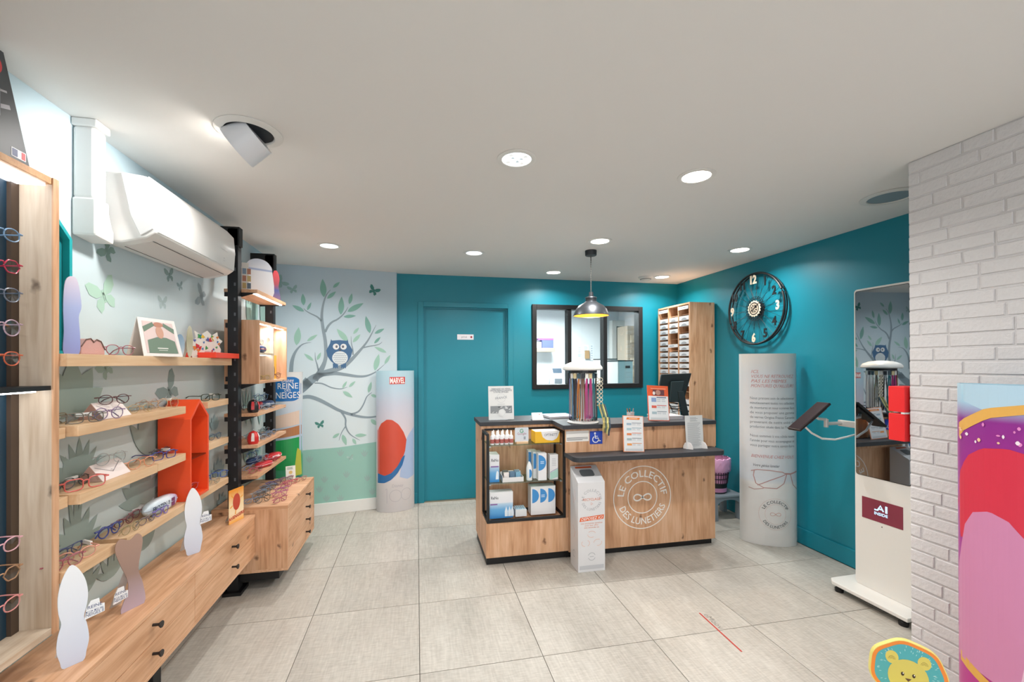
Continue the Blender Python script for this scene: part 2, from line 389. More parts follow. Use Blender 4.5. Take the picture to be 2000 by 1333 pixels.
# door
dr = thing('door_1', None, None, (.52, YB+.04, 0), kind='structure')
fm = MB()
for x0, x1, z0, z1 in ((.012, .07, 0, 2.105), (.972, 1.03, 0, 2.105), (.07, .972, 2.052, 2.105)):
    fm.box(x0, x1, YB-.012, YB+.1, z0, z1)
fm.build('door_frame', TEAL, dr, bevel=.003, local=False)
st = MB()
for x0, x1, z0, z1 in ((.07, .085, 0, 2.052), (.957, .972, 0, 2.052), (.085, .957, 2.037, 2.052)): st.box(x0, x1, YB+.012, YB+.028, z0, z1)
st.build('door_stop', TEAL, dr, local=False)
MB().box(.073, .969, YB+.03, YB+.07, .006, 2.05).build('door_leaf', TEAL, dr, bevel=.002, local=False)
MB().box(.073, .969, YB-.005, YB+.07, 0, .005).build('threshold', M('#a89a86', .4, .6), dr, local=False)
c0 = PY(893, 653.5, YB+.028); c1 = PY(925, 664, YB+.028)
dl = MB().box(c0.x, c1.x, YB+.0268, YB+.0298, c1.z, c0.z).build('door_plate', M('#eceaf0', .4), dr, local=False, label='small white door plate with grey lettering')
tb = MB(); zz = (c0.z+c1.z)/2
text_on(tb, 'privé', .03, lambda u, v: (c0.x+.075+u, YB+.0262, zz-.008+v)); tb.build('lettering', M('#7f7f8c', .5), dl)
disc2d(MB(), c1.x-.025, zz, .011, .012, lambda u, v: (u, YB+.0262, v)).build('emblem', M('#a8333f', .5), dl)
# office window
wi = thing('window_1', None, None, (1.9, YB, WZ0), kind='structure')
fw = .05; fr = MB()
for x0, x1, z0, z1 in ((WX0, WX0+fw, WZ0, WZ1), (WX1-fw, WX1, WZ0, WZ1), (WX0+fw, WX1-fw, WZ1-fw, WZ1), (WX0+fw, WX1-fw, WZ0, WZ0+fw)):
    fr.box(x0, x1, YB-.025, YB+.09, z0, z1)
fr.build('window_frame', BLACK, wi, bevel=.003, local=False)
for x0, x1 in ((1.655, 1.7), (2.085, 2.13)): MB().box(x0, x1, YB-.015, YB+.085, WZ0+fw, WZ1-fw).build('mullion', BLACK, wi, bevel=.003, local=False)
for x0, x1 in ((WX0+fw, 1.655), (1.7, 2.085), (2.13, WX1-fw)): MB().box(x0, x1, YB+.03, YB+.036, WZ0+fw, WZ1-fw).build('pane', glass('#eef4f4', mixf=.95), wi, local=False)

# ------------------------------------------------------------------ mural on the skewed wall
def mt(px, py, off=.0012): return PP(px, py, MA + MN*off, MN)
T = lambda x, y: (560+x/6.057, 540+y/6.057)
U = lambda x, y: (540+x/5.126, 740+y/5.126)
def mural_stroke(mb, pts, cf, k, off=.0012):
    P = [mt(*cf(x, y), off) for x, y, w_ in pts]; W = [w_/k*4.4/834*1.0 for x, y, w_ in pts]
    Q = []
    for i in range(len(P)-1):      # smooth by Catmull-Rom
        p0 = P[max(i-1, 0)]; p1 = P[i]; p2 = P[i+1]; p3 = P[min(i+2, len(P)-1)]
        for s_ in range(4):
            t = s_/4; Q.append((.5*((2*p1)+(p2-p0)*t+(2*p0-5*p1+4*p2-p3)*t*t+(3*p1-p0-3*p2+p3)*t**3), W[i]+(W[i+1]-W[i])*t))
    Q.append((P[-1], W[-1]))
    f2 = lambda u, v: MA + MN*off + MT*u + Vector((0, 0, v))
    stroke2d(mb, [((p-MA).dot(MT), p.z) for p, q in Q], [q for p, q in Q], f2)
BR_T = [[(190,1320,92),(300,1220,86),(420,1155,62),(560,1110,58),(660,1070,54),(740,1010,44),(820,930,34),(900,840,24),(960,760,18),(1010,670,12),(1058,575,3)],
 [(330,1230,70),(400,1120,56),(450,1010,40),(464,900,37),(455,760,35),(430,620,33),(415,500,30),(420,400,24),(440,300,18),(470,220,12),(518,160,4)],
 [(415,530,22),(360,480,16),(280,440,12),(230,410,9),(200,380,4)], [(455,660,26),(490,590,24),(540,540,20),(600,510,17),(660,460,14),(700,410,10),(725,365,4)],
 [(905,845,16),(980,828,12),(1060,815,10),(1105,798,8),(1130,775,3)], [(785,930,18),(780,860,14),(765,790,9),(762,710,3)],
 [(400,1170,40),(560,1150,40),(700,1165,34),(840,1185,28),(940,1180,22),(1030,1145,14),(1080,1110,10),(1160,1040,3)],
 [(50,1150,42),(60,1020,38),(90,920,28),(140,845,18),(200,800,10),(290,782,3)], [(375,1120,18),(360,1050,14),(340,980,9),(335,900,3)],
 [(330,1265,12),(420,1270,14),(530,1318,13),(640,1333,10),(720,1310,3)]]
BR_U = [[(200,200,32),(258,188,32),(330,182,34),(420,210,34),(520,260,30),(620,315,28),(740,358,26),(850,383,22),(930,388,18),(1010,378,14),(1060,370,8)],
 [(740,360,20),(820,330,16),(870,260,13),(905,180,10),(955,140,4)], [(640,322,20),(690,400,16),(694,480,14),(740,560,10),(835,618,3)], [(690,480,10),(650,545,8),(625,620,3)],
 [(120,190,90),(200,130,90),(258,90,85),(330,20,90)]]
mbr = MB()
for b_ in BR_T: mural_stroke(mbr, b_, T, 6.057)
for b_ in BR_U: mural_stroke(mbr, b_, U, 5.126)
mbr.build('painted_branches', M('#8d9da6', .8), wm, label='grey-blue painted branches')
def leaf(p0, p1, wd, mat, parent, f, n=8):
    """pointed leaf outline between two 2D points on a surface map f"""
    dx, dy = p1[0]-p0[0], p1[1]-p0[1]; L = math.hypot(dx, dy); tx, ty = dx/L, dy/L
    up = []; dn = []
    for i in range(n+1):
        t = i/n; h = wd/2*math.sin(math.pi*t**.85)**.9 if 0 < i < n else 0
        up.append((p0[0]+dx*t-ty*h, p0[1]+dy*t+tx*h)); dn.append((p0[0]+dx*t+ty*h, p0[1]+dy*t-tx*h))
    o = up + dn[-2:0:-1]
    return MB().add([f(*q) for q in o], [tuple(range(len(o)))]).build('leaf', mat, parent)
def m2(px, py): p = mt(px, py); return ((p-MA).dot(MT), p.z)
fmu = lambda u, v: MA + MN*.0014 + MT*u + Vector((0, 0, v))
LG = M('#7fafa4', .8); LG2 = M('#9fc8b8', .8)
for x0,y0,x1,y1,wd in ((440,248,424,30,66),(548,135,628,68,34),(478,265,582,180,40),(200,345,190,205,46),(205,415,65,342,42),(243,402,290,308,28),(640,455,650,240,62),(740,330,772,202,40),(718,420,908,318,58),(672,480,820,467,38),(985,675,935,470,60),(1040,678,1155,620,38),(1035,795,1110,718,32)):
    leaf(m2(*T(x0,y0)), m2(*T(x1,y1)), wd/6.057*4.4/834, LG, wm, fmu)
for x0,y0,x1,y1,wd in ((115,818,142,602,68),(240,768,365,690,36),(725,775,592,622,62),(788,682,855,607,32),(782,782,872,686,40),(1180,903,1035,835,40),(1042,1118,1090,920,62),(1158,1040,1226,930,36),(315,1000,205,915,36),(360,992,404,900,32)):
    leaf(m2(*T(x0,y0)), m2(*T(x1,y1)), wd/6.057*4.4/834, LG2, wm, fmu)
for x0,y0,x1,y1,wd in ((920,142,950,30,34),(945,162,1010,185,30),(665,128,762,190,36),(660,97,705,25,24),(725,85,790,25,26),(785,570,905,565,34),(562,595,632,548,30),(660,560,700,668,40),(762,600,798,660,28),(945,408,1010,468,40)):
    leaf(m2(*U(x0,y0)), m2(*U(x1,y1)), wd/5.126*4.4/834, LG2, wm, fmu)
# green ground of the mural with pale plant prints
pb = MB(); top = [m2(*U(x, y)) for x, y in ((-80, 745), (265, 720), (300, 715), (620, 690), (1010, 632), (1180, 610))]
pb.add([fmu(u, v-.0) for u, v in top] + [fmu(top[-1][0], .112), fmu(top[0][0], .112)], [tuple(range(len(top)+2))])
o = pb.build('painted_meadow', M('#9ac6ba', .8), wm, label='mint green painted meadow')
for x, y in ((640, 735), (880, 740), (700, 950), (480, 1000), (910, 985), (430, 1100), (600, 1080), (640, 1190), (500, 1190), (960, 1120), (330, 800)):
    u0, v0 = m2(*U(x, y+45))
    for a_ in (-40, -12, 16, 44):
        f3 = lambda u, v, a_=a_: MA + MN*(.0022+a_*.00001) + MT*u + Vector((0, 0, v))
        leaf((u0, v0), (u0+.05*math.sin(R(a_)), v0+.075*math.cos(R(a_))), .016, M('#9dbab4', .8), wm, f3, 5).name = 'grass_blade'
def butterfly(f, c, s, rot, mat, parent):
    m = MB(); ca, sa = math.cos(rot), math.sin(rot)
    def tr(x, y): return f(c[0]+s*(x*ca-y*sa), c[1]+s*(x*sa+y*ca))
    for sg in (-1, 1):
        m.add([tr(sg*x, y) for x, y in ((0, .1), (.25, .55), (.7, .85), (.98, .8), (.9, .3), (.55, .02), (.05, -.02))], [tuple(range(7))])
        m.add([tr(sg*x, y) for x, y in ((.05, 0), (.5, -.08), (.68, -.35), (.5, -.75), (.25, -.62), (.03, -.2))], [tuple(range(6))])
    m.add([tr(x, y) for x, y in ((-.06, .3), (.06, .3), (.07, -.35), (-.07, -.35))], [(0, 1, 2, 3)])
    return m.build('painted_butterfly', mat, parent)
butterfly(fmu, m2(*T(1030, 172)), .056, R(-28), M('#3f7d78', .8), wm)
butterfly(fmu, m2(*U(436, 462)), .042, R(12), M('#4f8d82', .8), wm)
butterfly(fmu, m2(*U(742, 795)), .032, R(20), M('#bcd9d2', .8), wm)
butterfly(fmu, m2(572, 566), .045, R(15), M('#93b3b4', .8), wm)
butterfly(fmu, m2(548, 552), .06, R(-50), M('#93b3b4', .8), wm)
# owl painted on the wall
oc = m2(*T(625, 905)); k_ = 4.4/834/6.057
ow = MB(); fo = lambda u, v: MA + MN*.002 + MT*(oc[0]+u*k_) + Vector((0, 0, oc[1]-v*k_))
body = [(-88,-150),(-78,-135),(0,-142),(75,-135),(86,-150),(95,-108),(138,-30),(120,45),(85,100),(45,130),(-45,130),(-90,95),(-125,40),(-138,-25),(-100,-100)]
ow.add([fo(u, v) for u, v in body], [tuple(range(len(body)))])
for x in (-42, 42):
    ow.add([fo(x+u, 150+v) for u, v in ((-28, -30), (28, -30), (24, 28), (8, 14), (0, 30), (-10, 14), (-26, 28))], [tuple(range(7))])
owl = ow.build('painted_owl', M('#4a6f95', .8), wm, label='blue painted owl with white chest')
fo2 = lambda u, v: fo(u, v) + MN*.0006
disc2d(MB(), 5, 58, 82, 75, fo2).build('chest', M('#dfe5e6', .8), owl)
sc = MB(); fo3 = lambda u, v: fo(u, v) + MN*.0012
for r_ in range(6):
    for c_ in range(-3, 4):
        x = 5+c_*22+(11 if r_ % 2 else 0); y = 5+r_*22
        if ((x-5)/74)**2+((y-58)/68)**2 < 1: stroke2d(sc, [(x-9, y), (x-5, y+7), (x, y+9), (x+5, y+7), (x+9, y)], 3.2, fo3)
sc.build('feather_lines', M('#6f8aa0', .8), owl)
for x in (-37, 42):
    disc2d(MB(), x, -68, 33, 33, fo2).build('eye', M('#e6e8e8', .8), owl); disc2d(MB(), x+ (6 if x < 0 else -6), -68, 12, 15, fo3).build('pupil', M('#6d6f78', .8), owl)
MB().add([fo2(-14, -40), fo2(22, -40), fo2(4, -10)], [(0, 1, 2)]).build('beak', M('#56606c', .8), owl)
# prints on the left wall
_lo = [0]
def fl(u, v): return (XL+.0012+_lo[0], u, v)
def l2(px, py): p = PX(px, py, XL+.0012); return (p.y, p.z)
for px, py, s, rt, c_ in ((203, 578, .085, 25, '#b7d8c6'), (318, 592, .042, 5, '#b4c7c8'), (352, 560, .03, 20, '#9fb6ba'), (331, 765, .10, 40, '#8fa6a4'), (393, 580, .07, 75, '#9fb3ba'), (210, 490, .055, 60, '#87a39c'), (331, 538, .045, 15, '#8fa9a8'), (231, 352, .03, 10, '#86aaa6'), (207, 722, .05, 35, '#a9c0b6')):
    butterfly(fl, l2(px, py), s, R(rt), M(c_, .8), wl)
def fern(px, py, h, n, c_, spread=60, wd=.25):
    u0, v0 = l2(px, py)
    for i in range(n):
        a_ = R(-spread+2*spread*i/(n-1)); L = h*(1-.25*abs(a_)/R(90))
        _lo[0] += .00006
        leaf((u0, v0), (u0+L*math.sin(a_), v0+L*math.cos(a_)), L*wd, M(c_, .8), wl, fl, 6).name = 'painted_leaf'
FE = '#9aaaa3'
fern(155, 935, .16, 7, FE); fern(128, 955, .12, 5, FE); fern(275, 985, .2, 7, FE, 75, .34); fern(150, 1075, .17, 7, FE, 70, .3); fern(147, 1078, .3, 3, FE, 8, .06)
fern(215, 1130, .13, 5, FE); fern(228, 1115, .09, 4, FE, 30); fern(280, 1075, .17, 5, FE, 40, .45); fern(160, 1168, .15, 5, FE, 50, .3); fern(140, 810, .22, 5, '#a9bbb2', 60, .5)
fern(290, 890, .25, 5, FE, 40, .3); fern(432, 995, .12, 4, '#9fb8bf', 40, .4); fern(418, 840, .1, 5, '#a9c3c6', 50, .4); fern(425, 935, .14, 5, '#a3bcc2', 50, .4)
for x0 in (486, 497, 512):
    fern(x0, 650, .3, 3, '#9cbcb4', 12, .2); fern(x0-6, 830, .28, 3, '#a4c4c0', 14, .12); fern(x0-8, 905, .2, 3, '#a4c4c0', 18, .14)
# ================================================================== CEILING FIXTURES
def area_light(name, loc, size, power, col=(1, .975, .94), rot=(0, 0, 0), spread=150, parent=None):
    L = bpy.data.lights.new(name, 'AREA'); L.shape = 'DISK'; L.size = size; L.energy = power; L.color = col; L.spread = R(spread)
    o = bpy.data.objects.new(name, L); COL.objects.link(o); o.location = loc; o.rotation_euler = rot
    if parent: o.parent = parent
    return o
def downlight(x, y, label, bright=True, r=.068, power=None):
    t = thing('ceiling_downlight', label, 'ceiling light', (x, y, ZC), group='round recessed ceiling downlights')
    MB().lathe([(r, -.001), (r+.022, -.001), (r+.022, -.004), (r+.004, -.007), (r, -.005)], n=36, close=True).build('trim_ring', M('#e6e4e0', .4), t, smooth=True)
    if bright:
        MB().lathe([(r, -.0035), (r*.6, -.0045), (0, -.005)], n=36).build('diffuser', M('#fff6ea', .4, emit=9), t, smooth=True)
    else:
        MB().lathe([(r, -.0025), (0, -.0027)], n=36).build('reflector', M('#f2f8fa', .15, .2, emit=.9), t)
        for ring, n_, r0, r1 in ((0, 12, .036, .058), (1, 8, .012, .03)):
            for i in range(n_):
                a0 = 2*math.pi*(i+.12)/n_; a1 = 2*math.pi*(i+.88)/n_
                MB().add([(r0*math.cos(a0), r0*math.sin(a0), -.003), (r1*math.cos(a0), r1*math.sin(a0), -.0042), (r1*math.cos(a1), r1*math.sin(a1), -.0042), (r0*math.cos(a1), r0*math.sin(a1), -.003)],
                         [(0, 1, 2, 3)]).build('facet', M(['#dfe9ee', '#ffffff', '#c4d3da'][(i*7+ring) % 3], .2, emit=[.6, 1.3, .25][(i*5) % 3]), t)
    area_light('downlight_lamp', (0, 0, -.012), r*1.7, power or LAMP_W, parent=t)
    return t
downlight(.45, 1.9, 'faceted recessed downlight in mid ceiling, largest of the clear ones', False)
downlight(1.375, 1.9, 'large bright recessed downlight in ceiling, nearest of the glowing ones')
downlight(-.676, 3.58, 'small recessed downlight near the leafy mural and shelving', False)
downlight(.476, 3.58, 'small recessed downlight above the space before the teal door', False)
downlight(1.375, 3.05, 'bright recessed downlight just in front of the pendant lamp')
downlight(1.376, 4.187, 'bright recessed downlight behind the pendant cord near teal wall')
downlight(2.62, 3.066, 'bright recessed downlight near the clock wall')
downlight(2.607, 4.19, 'bright recessed downlight in the far right corner beside smoke detector')
for x, y, s_ in ((-.67, .3, 'left beside the tall cabinet'), (.45, .3, 'middle overhead'), (1.375, .3, 'right overhead'), (.45, -1.3, 'left near the shop window'), (1.375, -1.3, 'right near the shop window')):  # downlights added out of view behind the camera, carrying on the ceiling grid
    downlight(x, y, 'added unseen recessed downlight behind the viewer, '+s_, power=LAMP_W*.6)
# swivelling spot turned to the left wall
sp = PZ(487, 258, ZC); sx, sy = sp.x, sp.y
t = thing('ceiling_spotlight', 'white swivelling spotlight tilted out of the ceiling towards the left wall', 'spotlight', (sx, sy, ZC))
MB().lathe([(.088, -.001), (.122, -.001), (.122, -.004), (.092, -.01), (.088, -.006)], n=40, close=True).build('trim_ring', M('#e4e2de', .4), t, smooth=True)
MB().lathe([(.088, -.0015), (0, -.0015)], n=32).build('housing_recess', M('#2a2c30', .7), t)
dirv = Vector((-.80, .10, -.60)).normalized(); rot = Vector((0, 0, -1)).rotation_difference(dirv)
can = bpy.data.objects.new('lamp_can', None)
cm = MB().lathe([(.0, .02), (.078, .02), (.082, -.075), (.079, -.075), (.074, -.06), (.0, -.06)], n=36).mesh('lamp_can', M('#dfe1e6', .35), True)
co = link('lamp_can', cm, t); co.rotation_mode = 'QUATERNION'; co.rotation_quaternion = rot; co.location = (.012, 0, -.022)
le = MB().lathe([(.0735, -.061), (0, -.062)], n=32).build('lens', M('#fff8ee', .3, emit=10), co)
L = bpy.data.lights.new('spotlight_lamp', 'SPOT'); L.energy = SPOT_W*3; L.spot_size = R(105); L.spot_blend = .5; L.shadow_soft_size = .05; L.color = (1, .975, .94)
lo = bpy.data.objects.new('spotlight_lamp', L); COL.objects.link(lo); lo.parent = co; lo.location = (0, 0, -.08)
# speaker grille, smoke detector
p = PZ(1738, 384, ZC)
t = thing('ceiling_speaker', 'round blue-grey ceiling grille in a white ring beside the brick pillar', 'ceiling speaker', (p.x, p.y, ZC))
MB().lathe([(.10, -.001), (.135, -.001), (.135, -.004), (.104, -.009), (.10, -.006)], n=40, close=True).build('ring', M('#d9d8d4', .5), t, smooth=True)
MB().lathe([(.10, -.003), (0, -.003)], n=40).build('grille', M('#7f929b', .6), t)
p = PZ(1261, 541, ZC)
t = thing('smoke_detector', 'white round smoke detector on the ceiling in the far right corner', 'smoke detector', (p.x, p.y, ZC))
MB().lathe([(.075, 0), (.075, -.012), (.055, -.03), (.03, -.036), (0, -.037)], n=32).build('housing', M('#e3e1dc', .5), t, smooth=True)
MB().lathe([(.058, -.0275), (.060, -.027), (.052, -.033), (.050, -.0325)], n=32, close=True).build('vent_band', M('#8f8f8d', .6), t)
# pendant lamp
p = PZ(1154, 490, ZC); px_, py_ = p.x, p.y
t = thing('pendant_lamp', 'dark grey metal dome pendant lamp with gold inside above the counter', 'pendant lamp', (px_, py_, ZC))
MB().lathe([(0, 0), (.047, 0), (.047, -.038), (.044, -.042), (0, -.042)], n=32).build('ceiling_cap', M('#2f3236', .5, .3), t, smooth=True)
tw = [(.0022*math.cos(i*.9), .0022*math.sin(i*.9), -.042-.33*i/60) for i in range(61)]
cb = MB().tube(tw, .0026, 6); cb.tube([(-a_, -b_, c_) for a_, b_, c_ in tw], .0026, 6); cb.build('cord', M('#4a4a48', .8), t)
zt = PY(1154, 571, py_).z - ZC; zb = PY(1154, 617, py_).z - ZC; rd = .147
G = M('#55585d', .38, .75)
MB().lathe([(0, zt+.002), (.018, zt), (.019, zt-.036), (.014, zt-.036), (0, zt-.036)], n=28).build('socket_cap', G, t, smooth=True)
MB().lathe([(.019, zt-.034), (.047, zt-.044), (.049, zt-.05), (.045, zt-.056), (.045, zt-.078), (.06, zt-.09), (.10, zt-.112), (.128, zt-.145), (.143, zt-.185), (rd, zb)], n=48).build('shade', G, t, smooth=True)
t.children[-1].data.polygons[0].use_smooth = True
MB().lathe([(.02, zt-.05), (.043, zt-.08), (.058, zt-.093), (.098, zt-.115), (.126, zt-.148), (.141, zt-.187), (rd-.0015, zb+.0005)], n=48).build('shade_lining', M('#e0a33c', .35, .55), t, smooth=True)
MB().lathe([(rd-.003, zb-.002), (rd+.001, zb-.002), (rd+.001, zb+.003), (rd-.003, zb+.003)], n=48, close=True).build('rim', G, t, smooth=True)
MB().lathe([(0, zt-.16), (.02, zt-.155), (.03, zt-.13), (.026, zt-.105), (.014, zt-.085), (.013, zt-.06)], n=24).build('bulb', M('#ffcf80', .3, emit=14), t, smooth=True)
L = bpy.data.lights.new('pendant_bulb', 'POINT'); L.energy = 6; L.color = (1, .72, .38); L.shadow_soft_size = .03
lo = bpy.data.objects.new('pendant_bulb', L); COL.objects.link(lo); lo.parent = t; lo.location = (0, 0, zt-.175)

# ================================================================== AIR CONDITIONER AND DUCT COVER
AW = M('#e4e3e1', .35)
t = thing('air_conditioner', 'white wall-mounted air conditioner high on the pale blue wall', 'air conditioner', (XL, 2.4, 1.96))
y0, y1 = 2.012, 2.78
prof = [(XL+.002, 2.235), (XL+.10, 2.24), (XL+.185, 2.228), (XL+.222, 2.19), (XL+.228, 2.10), (XL+.222, 2.0), (XL+.19, 1.975), (XL+.10, 1.952), (XL+.03, 1.955), (XL+.002, 1.965)]
MB().prism(prof, lambda u, v, q: (u, y0+q, v), y1-y0).build('casing', AW, t, smooth=True, local=False, bevel=.006)
fp = [(XL+.19, 2.232), (XL+.226, 2.192), (XL+.233, 2.10), (XL+.227, 2.002), (XL+.2225, 2.002), (XL+.2285, 2.10), (XL+.2222, 2.19), (XL+.187, 2.2285)]
MB().prism(fp, lambda u, v, q: (u, y0+.012+q, v), y1-y0-.024).build('front_panel', M('#eae9e7', .25), t, smooth=True, local=False)
MB().hexa([(XL+.085, y0+.05, 1.9475), (XL+.185, y0+.05, 1.9715), (XL+.185, y1-.05, 1.9715), (XL+.085, y1-.05, 1.9475),
           (XL+.085, y0+.05, 1.951), (XL+.185, y0+.05, 1.975), (XL+.185, y1-.05, 1.975), (XL+.085, y1-.05, 1.951)]).build('air_flap', M('#d3cdc9', .4), t, local=False)
gm = MB()
for xx, zz_ in ((XL+.083, 1.9465), (XL+.187, 1.9715)): gm.box(xx-.0012, xx+.0012, y0+.05, y1-.05, zz_-.0012, zz_+.001)
gm.build('flap_gap', M('#6a6461', .6), t, local=False)
fa = lambda u, v: (XL+.2338, 2.62+u, 2.085+v)
b_ = MB(); stroke2d(b_, [(-.05, .004), (-.02, .0), (.0, .001), (.05, -.004)], [.001, .003, .004, .001], fa); disc2d(b_, 0, -.045, .006, .004, fa); rect2d(b_, -.012, .012, -.06, -.057, fa); b_.build('maker_mark', M('#b9b9bb', .4), t, local=False)
# sculpted side cheek
MB().prism([(XL+.1, 2.236), (XL+.18, 2.226), (XL+.216, 2.19), (XL+.222, 2.1), (XL+.216, 2.01), (XL+.17, 1.98), (XL+.135, 2.06)], lambda u, v, q: (u, y0-.009+q, v), .009).build('side_cheek', M('#d9d9da', .4), t, local=False, bevel=.003)
t = thing('duct_cover', 'white plastic pipe duct running from ceiling down to the air conditioner', 'duct', (XL, 1.97, 1.94))
dy0, dy1, dx = 1.905, 1.972, .075
MB().box(XL+.001, XL+dx, dy0, dy1, 2.085, ZC-.028).build('duct_channel', AW, t, bevel=.012, local=False)
MB().box(XL+.001, XL+dx+.008, dy0-.006, dy1+.006, ZC-.03, ZC-.001).build('ceiling_collar', AW, t, bevel=.004, local=False)
MB().prism([(dy0-.004, 1.945), (dy1+.03, 1.935), (dy1+.03, 1.985), (dy1+.022, 1.995), (dy1+.004, 2.05), (dy1+.004, 2.09), (dy0-.004, 2.09)], lambda u, v, q: (XL+.001+q, u, v), dx+.005).build('elbow', M('#e9e8e6', .35), t, bevel=.008, local=False)

# ================================================================== WALL CLOCK
t = thing('wall_clock', 'large black wire-spoke wall clock with cream numerals on the teal wall', 'clock', (XR-.02, 3.31, 1.94))
cy_, cz_, rr = 3.31, 1.94, .318
fc = lambda x: (lambda u, v: (x, cy_-u, cz_+v))      # seen from the room: right is -y
CR = M('#ead7bd', .5); CB = M('#17181b', .45)
MB().tube([(XR-.05, cy_+rr*math.cos(2*math.pi*i/72), cz_+rr*math.sin(2*math.pi*i/72)) for i in range(72)], .0095, 8, True).build('rim', CB, t, smooth=True, local=False)
MB().tube([(XR-.02, cy_+(rr-.004)*math.cos(2*math.pi*i/72), cz_+(rr-.004)*math.sin(2*math.pi*i/72)) for i in range(72)], .006, 6, True).build('rear_ring', CB, t, smooth=True, local=False)
for i in range(36):
    a_ = 2*math.pi*i/36; b_ = a_ + (R(14) if i % 2 else R(-14))
    MB().cyl((XR-.042, cy_+.085*math.cos(b_), cz_+.085*math.sin(b_)), (XR-.048, cy_+(rr-.006)*math.cos(a_), cz_+(rr-.006)*math.sin(a_)), .0013, n=5).build('spoke', CB, t, local=False)
nm = ['12', '1', '2', '3', '4', '5', '6', '7', '8', '9', '10', '11']
for i, s_ in enumerate(nm):
    a_ = R(90-30*i); u0 = .262*math.cos(a_); v0 = .262*math.sin(a_); big = i % 3 == 0
    v2, f2 = text2d(s_, .105, bold=.035); xs = [q[0] for q in v2]; ys = [q[1] for q in v2]
    mx_ = (min(xs)+max(xs))/2; my_ = (min(ys)+max(ys))/2; n_ = len(v2)
    m_ = MB()
    for dxx in (-.066, -.060): m_.add([(XR+dxx, cy_-(u0+(q[0]-mx_)*.8), cz_+v0+q[1]-my_) for q in v2], f2)
    ed = {}
    for f_ in f2:
        for j in range(len(f_)):
            e_ = (f_[j], f_[(j+1) % len(f_)]); k2 = tuple(sorted(e_)); ed[k2] = ed.get(k2, 0)+1
    m_.f += [(a1, b1, b1+n_, a1+n_) for (a1, b1), c1 in ed.items() if c1 == 1]
    m_.build('numeral', CR if big else CB, t, local=False)
MB().cyl((XR-.001, cy_, cz_), (XR-.05, cy_, cz_), .06, n=32).build('movement', CB, t, local=False)
for q_, n_ in ((.10, 26), (.078, 22)):
    for i in range(n_):
        a_ = 2*math.pi*i/n_; m_ = MB(); m_.tube([(XR-.045, cy_+q_*math.cos(a_)+.012*math.cos(b1), cz_+q_*math.sin(a_)+.010*math.sin(b1)) for b1 in [k2*math.pi/4 for k2 in range(8)]], .0022, 4, True)
        m_.build('chain_link', CB, t, local=False)
gp = []
for i in range(64):
    a_ = 2*math.pi*i/64; r_ = .074 if (i//2) % 2 == 0 else .066; gp.append((r_*math.cos(a_), r_*math.sin(a_)))
MB().prism(gp, lambda u, v, q: (XR-.052-q, cy_-u, cz_+v), .006).build('gear', CR, t, local=False)
ring2d(MB(), .048, .057, fc(XR-.0588)).build('gear_ring', CB, t, local=False)
disc2d(MB(), 0, 0, .044, .044, fc(XR-.0586)).build('gear_face', M('#3a342f', .6), t, local=False)
gs = MB(); ring2d(gs, .037, .042, fc(XR-.0592))
for i in range(8): a_ = math.pi/4*i; stroke2d(gs, [(0, 0), (.039*math.cos(a_), .039*math.sin(a_))], .006, fc(XR-.0592))
gs.build('gear_spokes', CR, t, local=False)
for a_, L_ in ((38, .10), (215, .045)): 
    hb = MB(); hb.cyl((XR-.064, cy_, cz_), (XR-.064, cy_-L_*math.cos(R(a_)), cz_+L_*math.sin(R(a_))), .003, .002, 6); hb.build('clock_hand', CB, t, local=False)

# ================================================================== BACK OFFICE SEEN THROUGH THE WINDOW
OW = M('#e2e4e6', .7)
ob = MB(); ob.box(-.2, 3.6, 7.1, 7.2, 0, ZC).box(.3, .4, 4.68, 7.1, 0, ZC)
struct('wall_office_back', ob, OW)
struct('wall_office_right', MB().box(3.55, 3.65, 4.68, 7.1, 0, ZC), OW)
struct('ceiling_office', MB().box(.3, 3.65, 4.68, 7.2, ZC+.01, ZC+.09), M('#d4d3d2', .9))
t = thing('ceiling_panel_light', 'bright flat panel light in the back office ceiling', 'ceiling light', (2.05, 6.0, ZC))
MB().box(1.75, 2.35, 5.75, 6.35, ZC-.012, ZC+.008).build('panel_frame', M('#f0f0f0', .5), t, local=False)
MB().box(1.78, 2.32, 5.78, 6.32, ZC-.014, ZC-.011).build('diffuser', M('#ffffff', .5, emit=5), t, local=False)
area_light('office_lamp', (0, 0, -.03), .5, 60, (.95, .98, 1), parent=t, spread=170)
YO = 6.6
def ofz(px, py, y): return PY(px, py, y)
a = ofz(1040, 680, 6.9); b = ofz(1083, 688, 6.9)
MB().box(a.x-.5, b.x, 6.85, 7.09, b.z, a.z).build('office_shelf', M('#97897b', .6), bevel=.002, label='grey-brown wall shelf in the back office', cat='shelf')
zs = a.z
for x0, x1, h, col, lab in ((1044, 1056, .1, '#c9ccd2', 'small pale box at left end of the back office shelf'), (1056, 1079, .13, '#5d66b0', 'blue printed pack on the back office shelf')):
    q0 = ofz(x0, 680, 6.95); q1 = ofz(x1, 680, 6.95)
    MB().box(q0.x+.004, q1.x-.004, 6.88, 7.03, zs+.0005, zs+h).build('supply_pack', M(col, .5), bevel=.004, label=lab, cat='box')
q0 = ofz(1047, 680, 6.95); q1 = ofz(1079, 680, 6.95)
MB().box(q0.x+.015, q1.x, 6.88, 7.03, zs+.131, zs+.165).build('supply_pack', M('#9a5ba6', .5), bevel=.004, label='flat purple pack lying on top of the blue pack', cat='box')
wt = PY(1060, 752, 6.6).z
MB().box(.41, 2.1, 6.3, 7.09, wt-.04, wt).build('office_worktop', M('#d7d8da', .4), bevel=.003, label='white worktop along the back office wall', cat='worktop')
MB().box(.45, 2.06, 6.4, 7.08, 0, wt-.04).build('office_base_cabinet', M('#cfd0d2', .5), bevel=.004, label='white base cabinet under the office worktop', cat='cabinet')
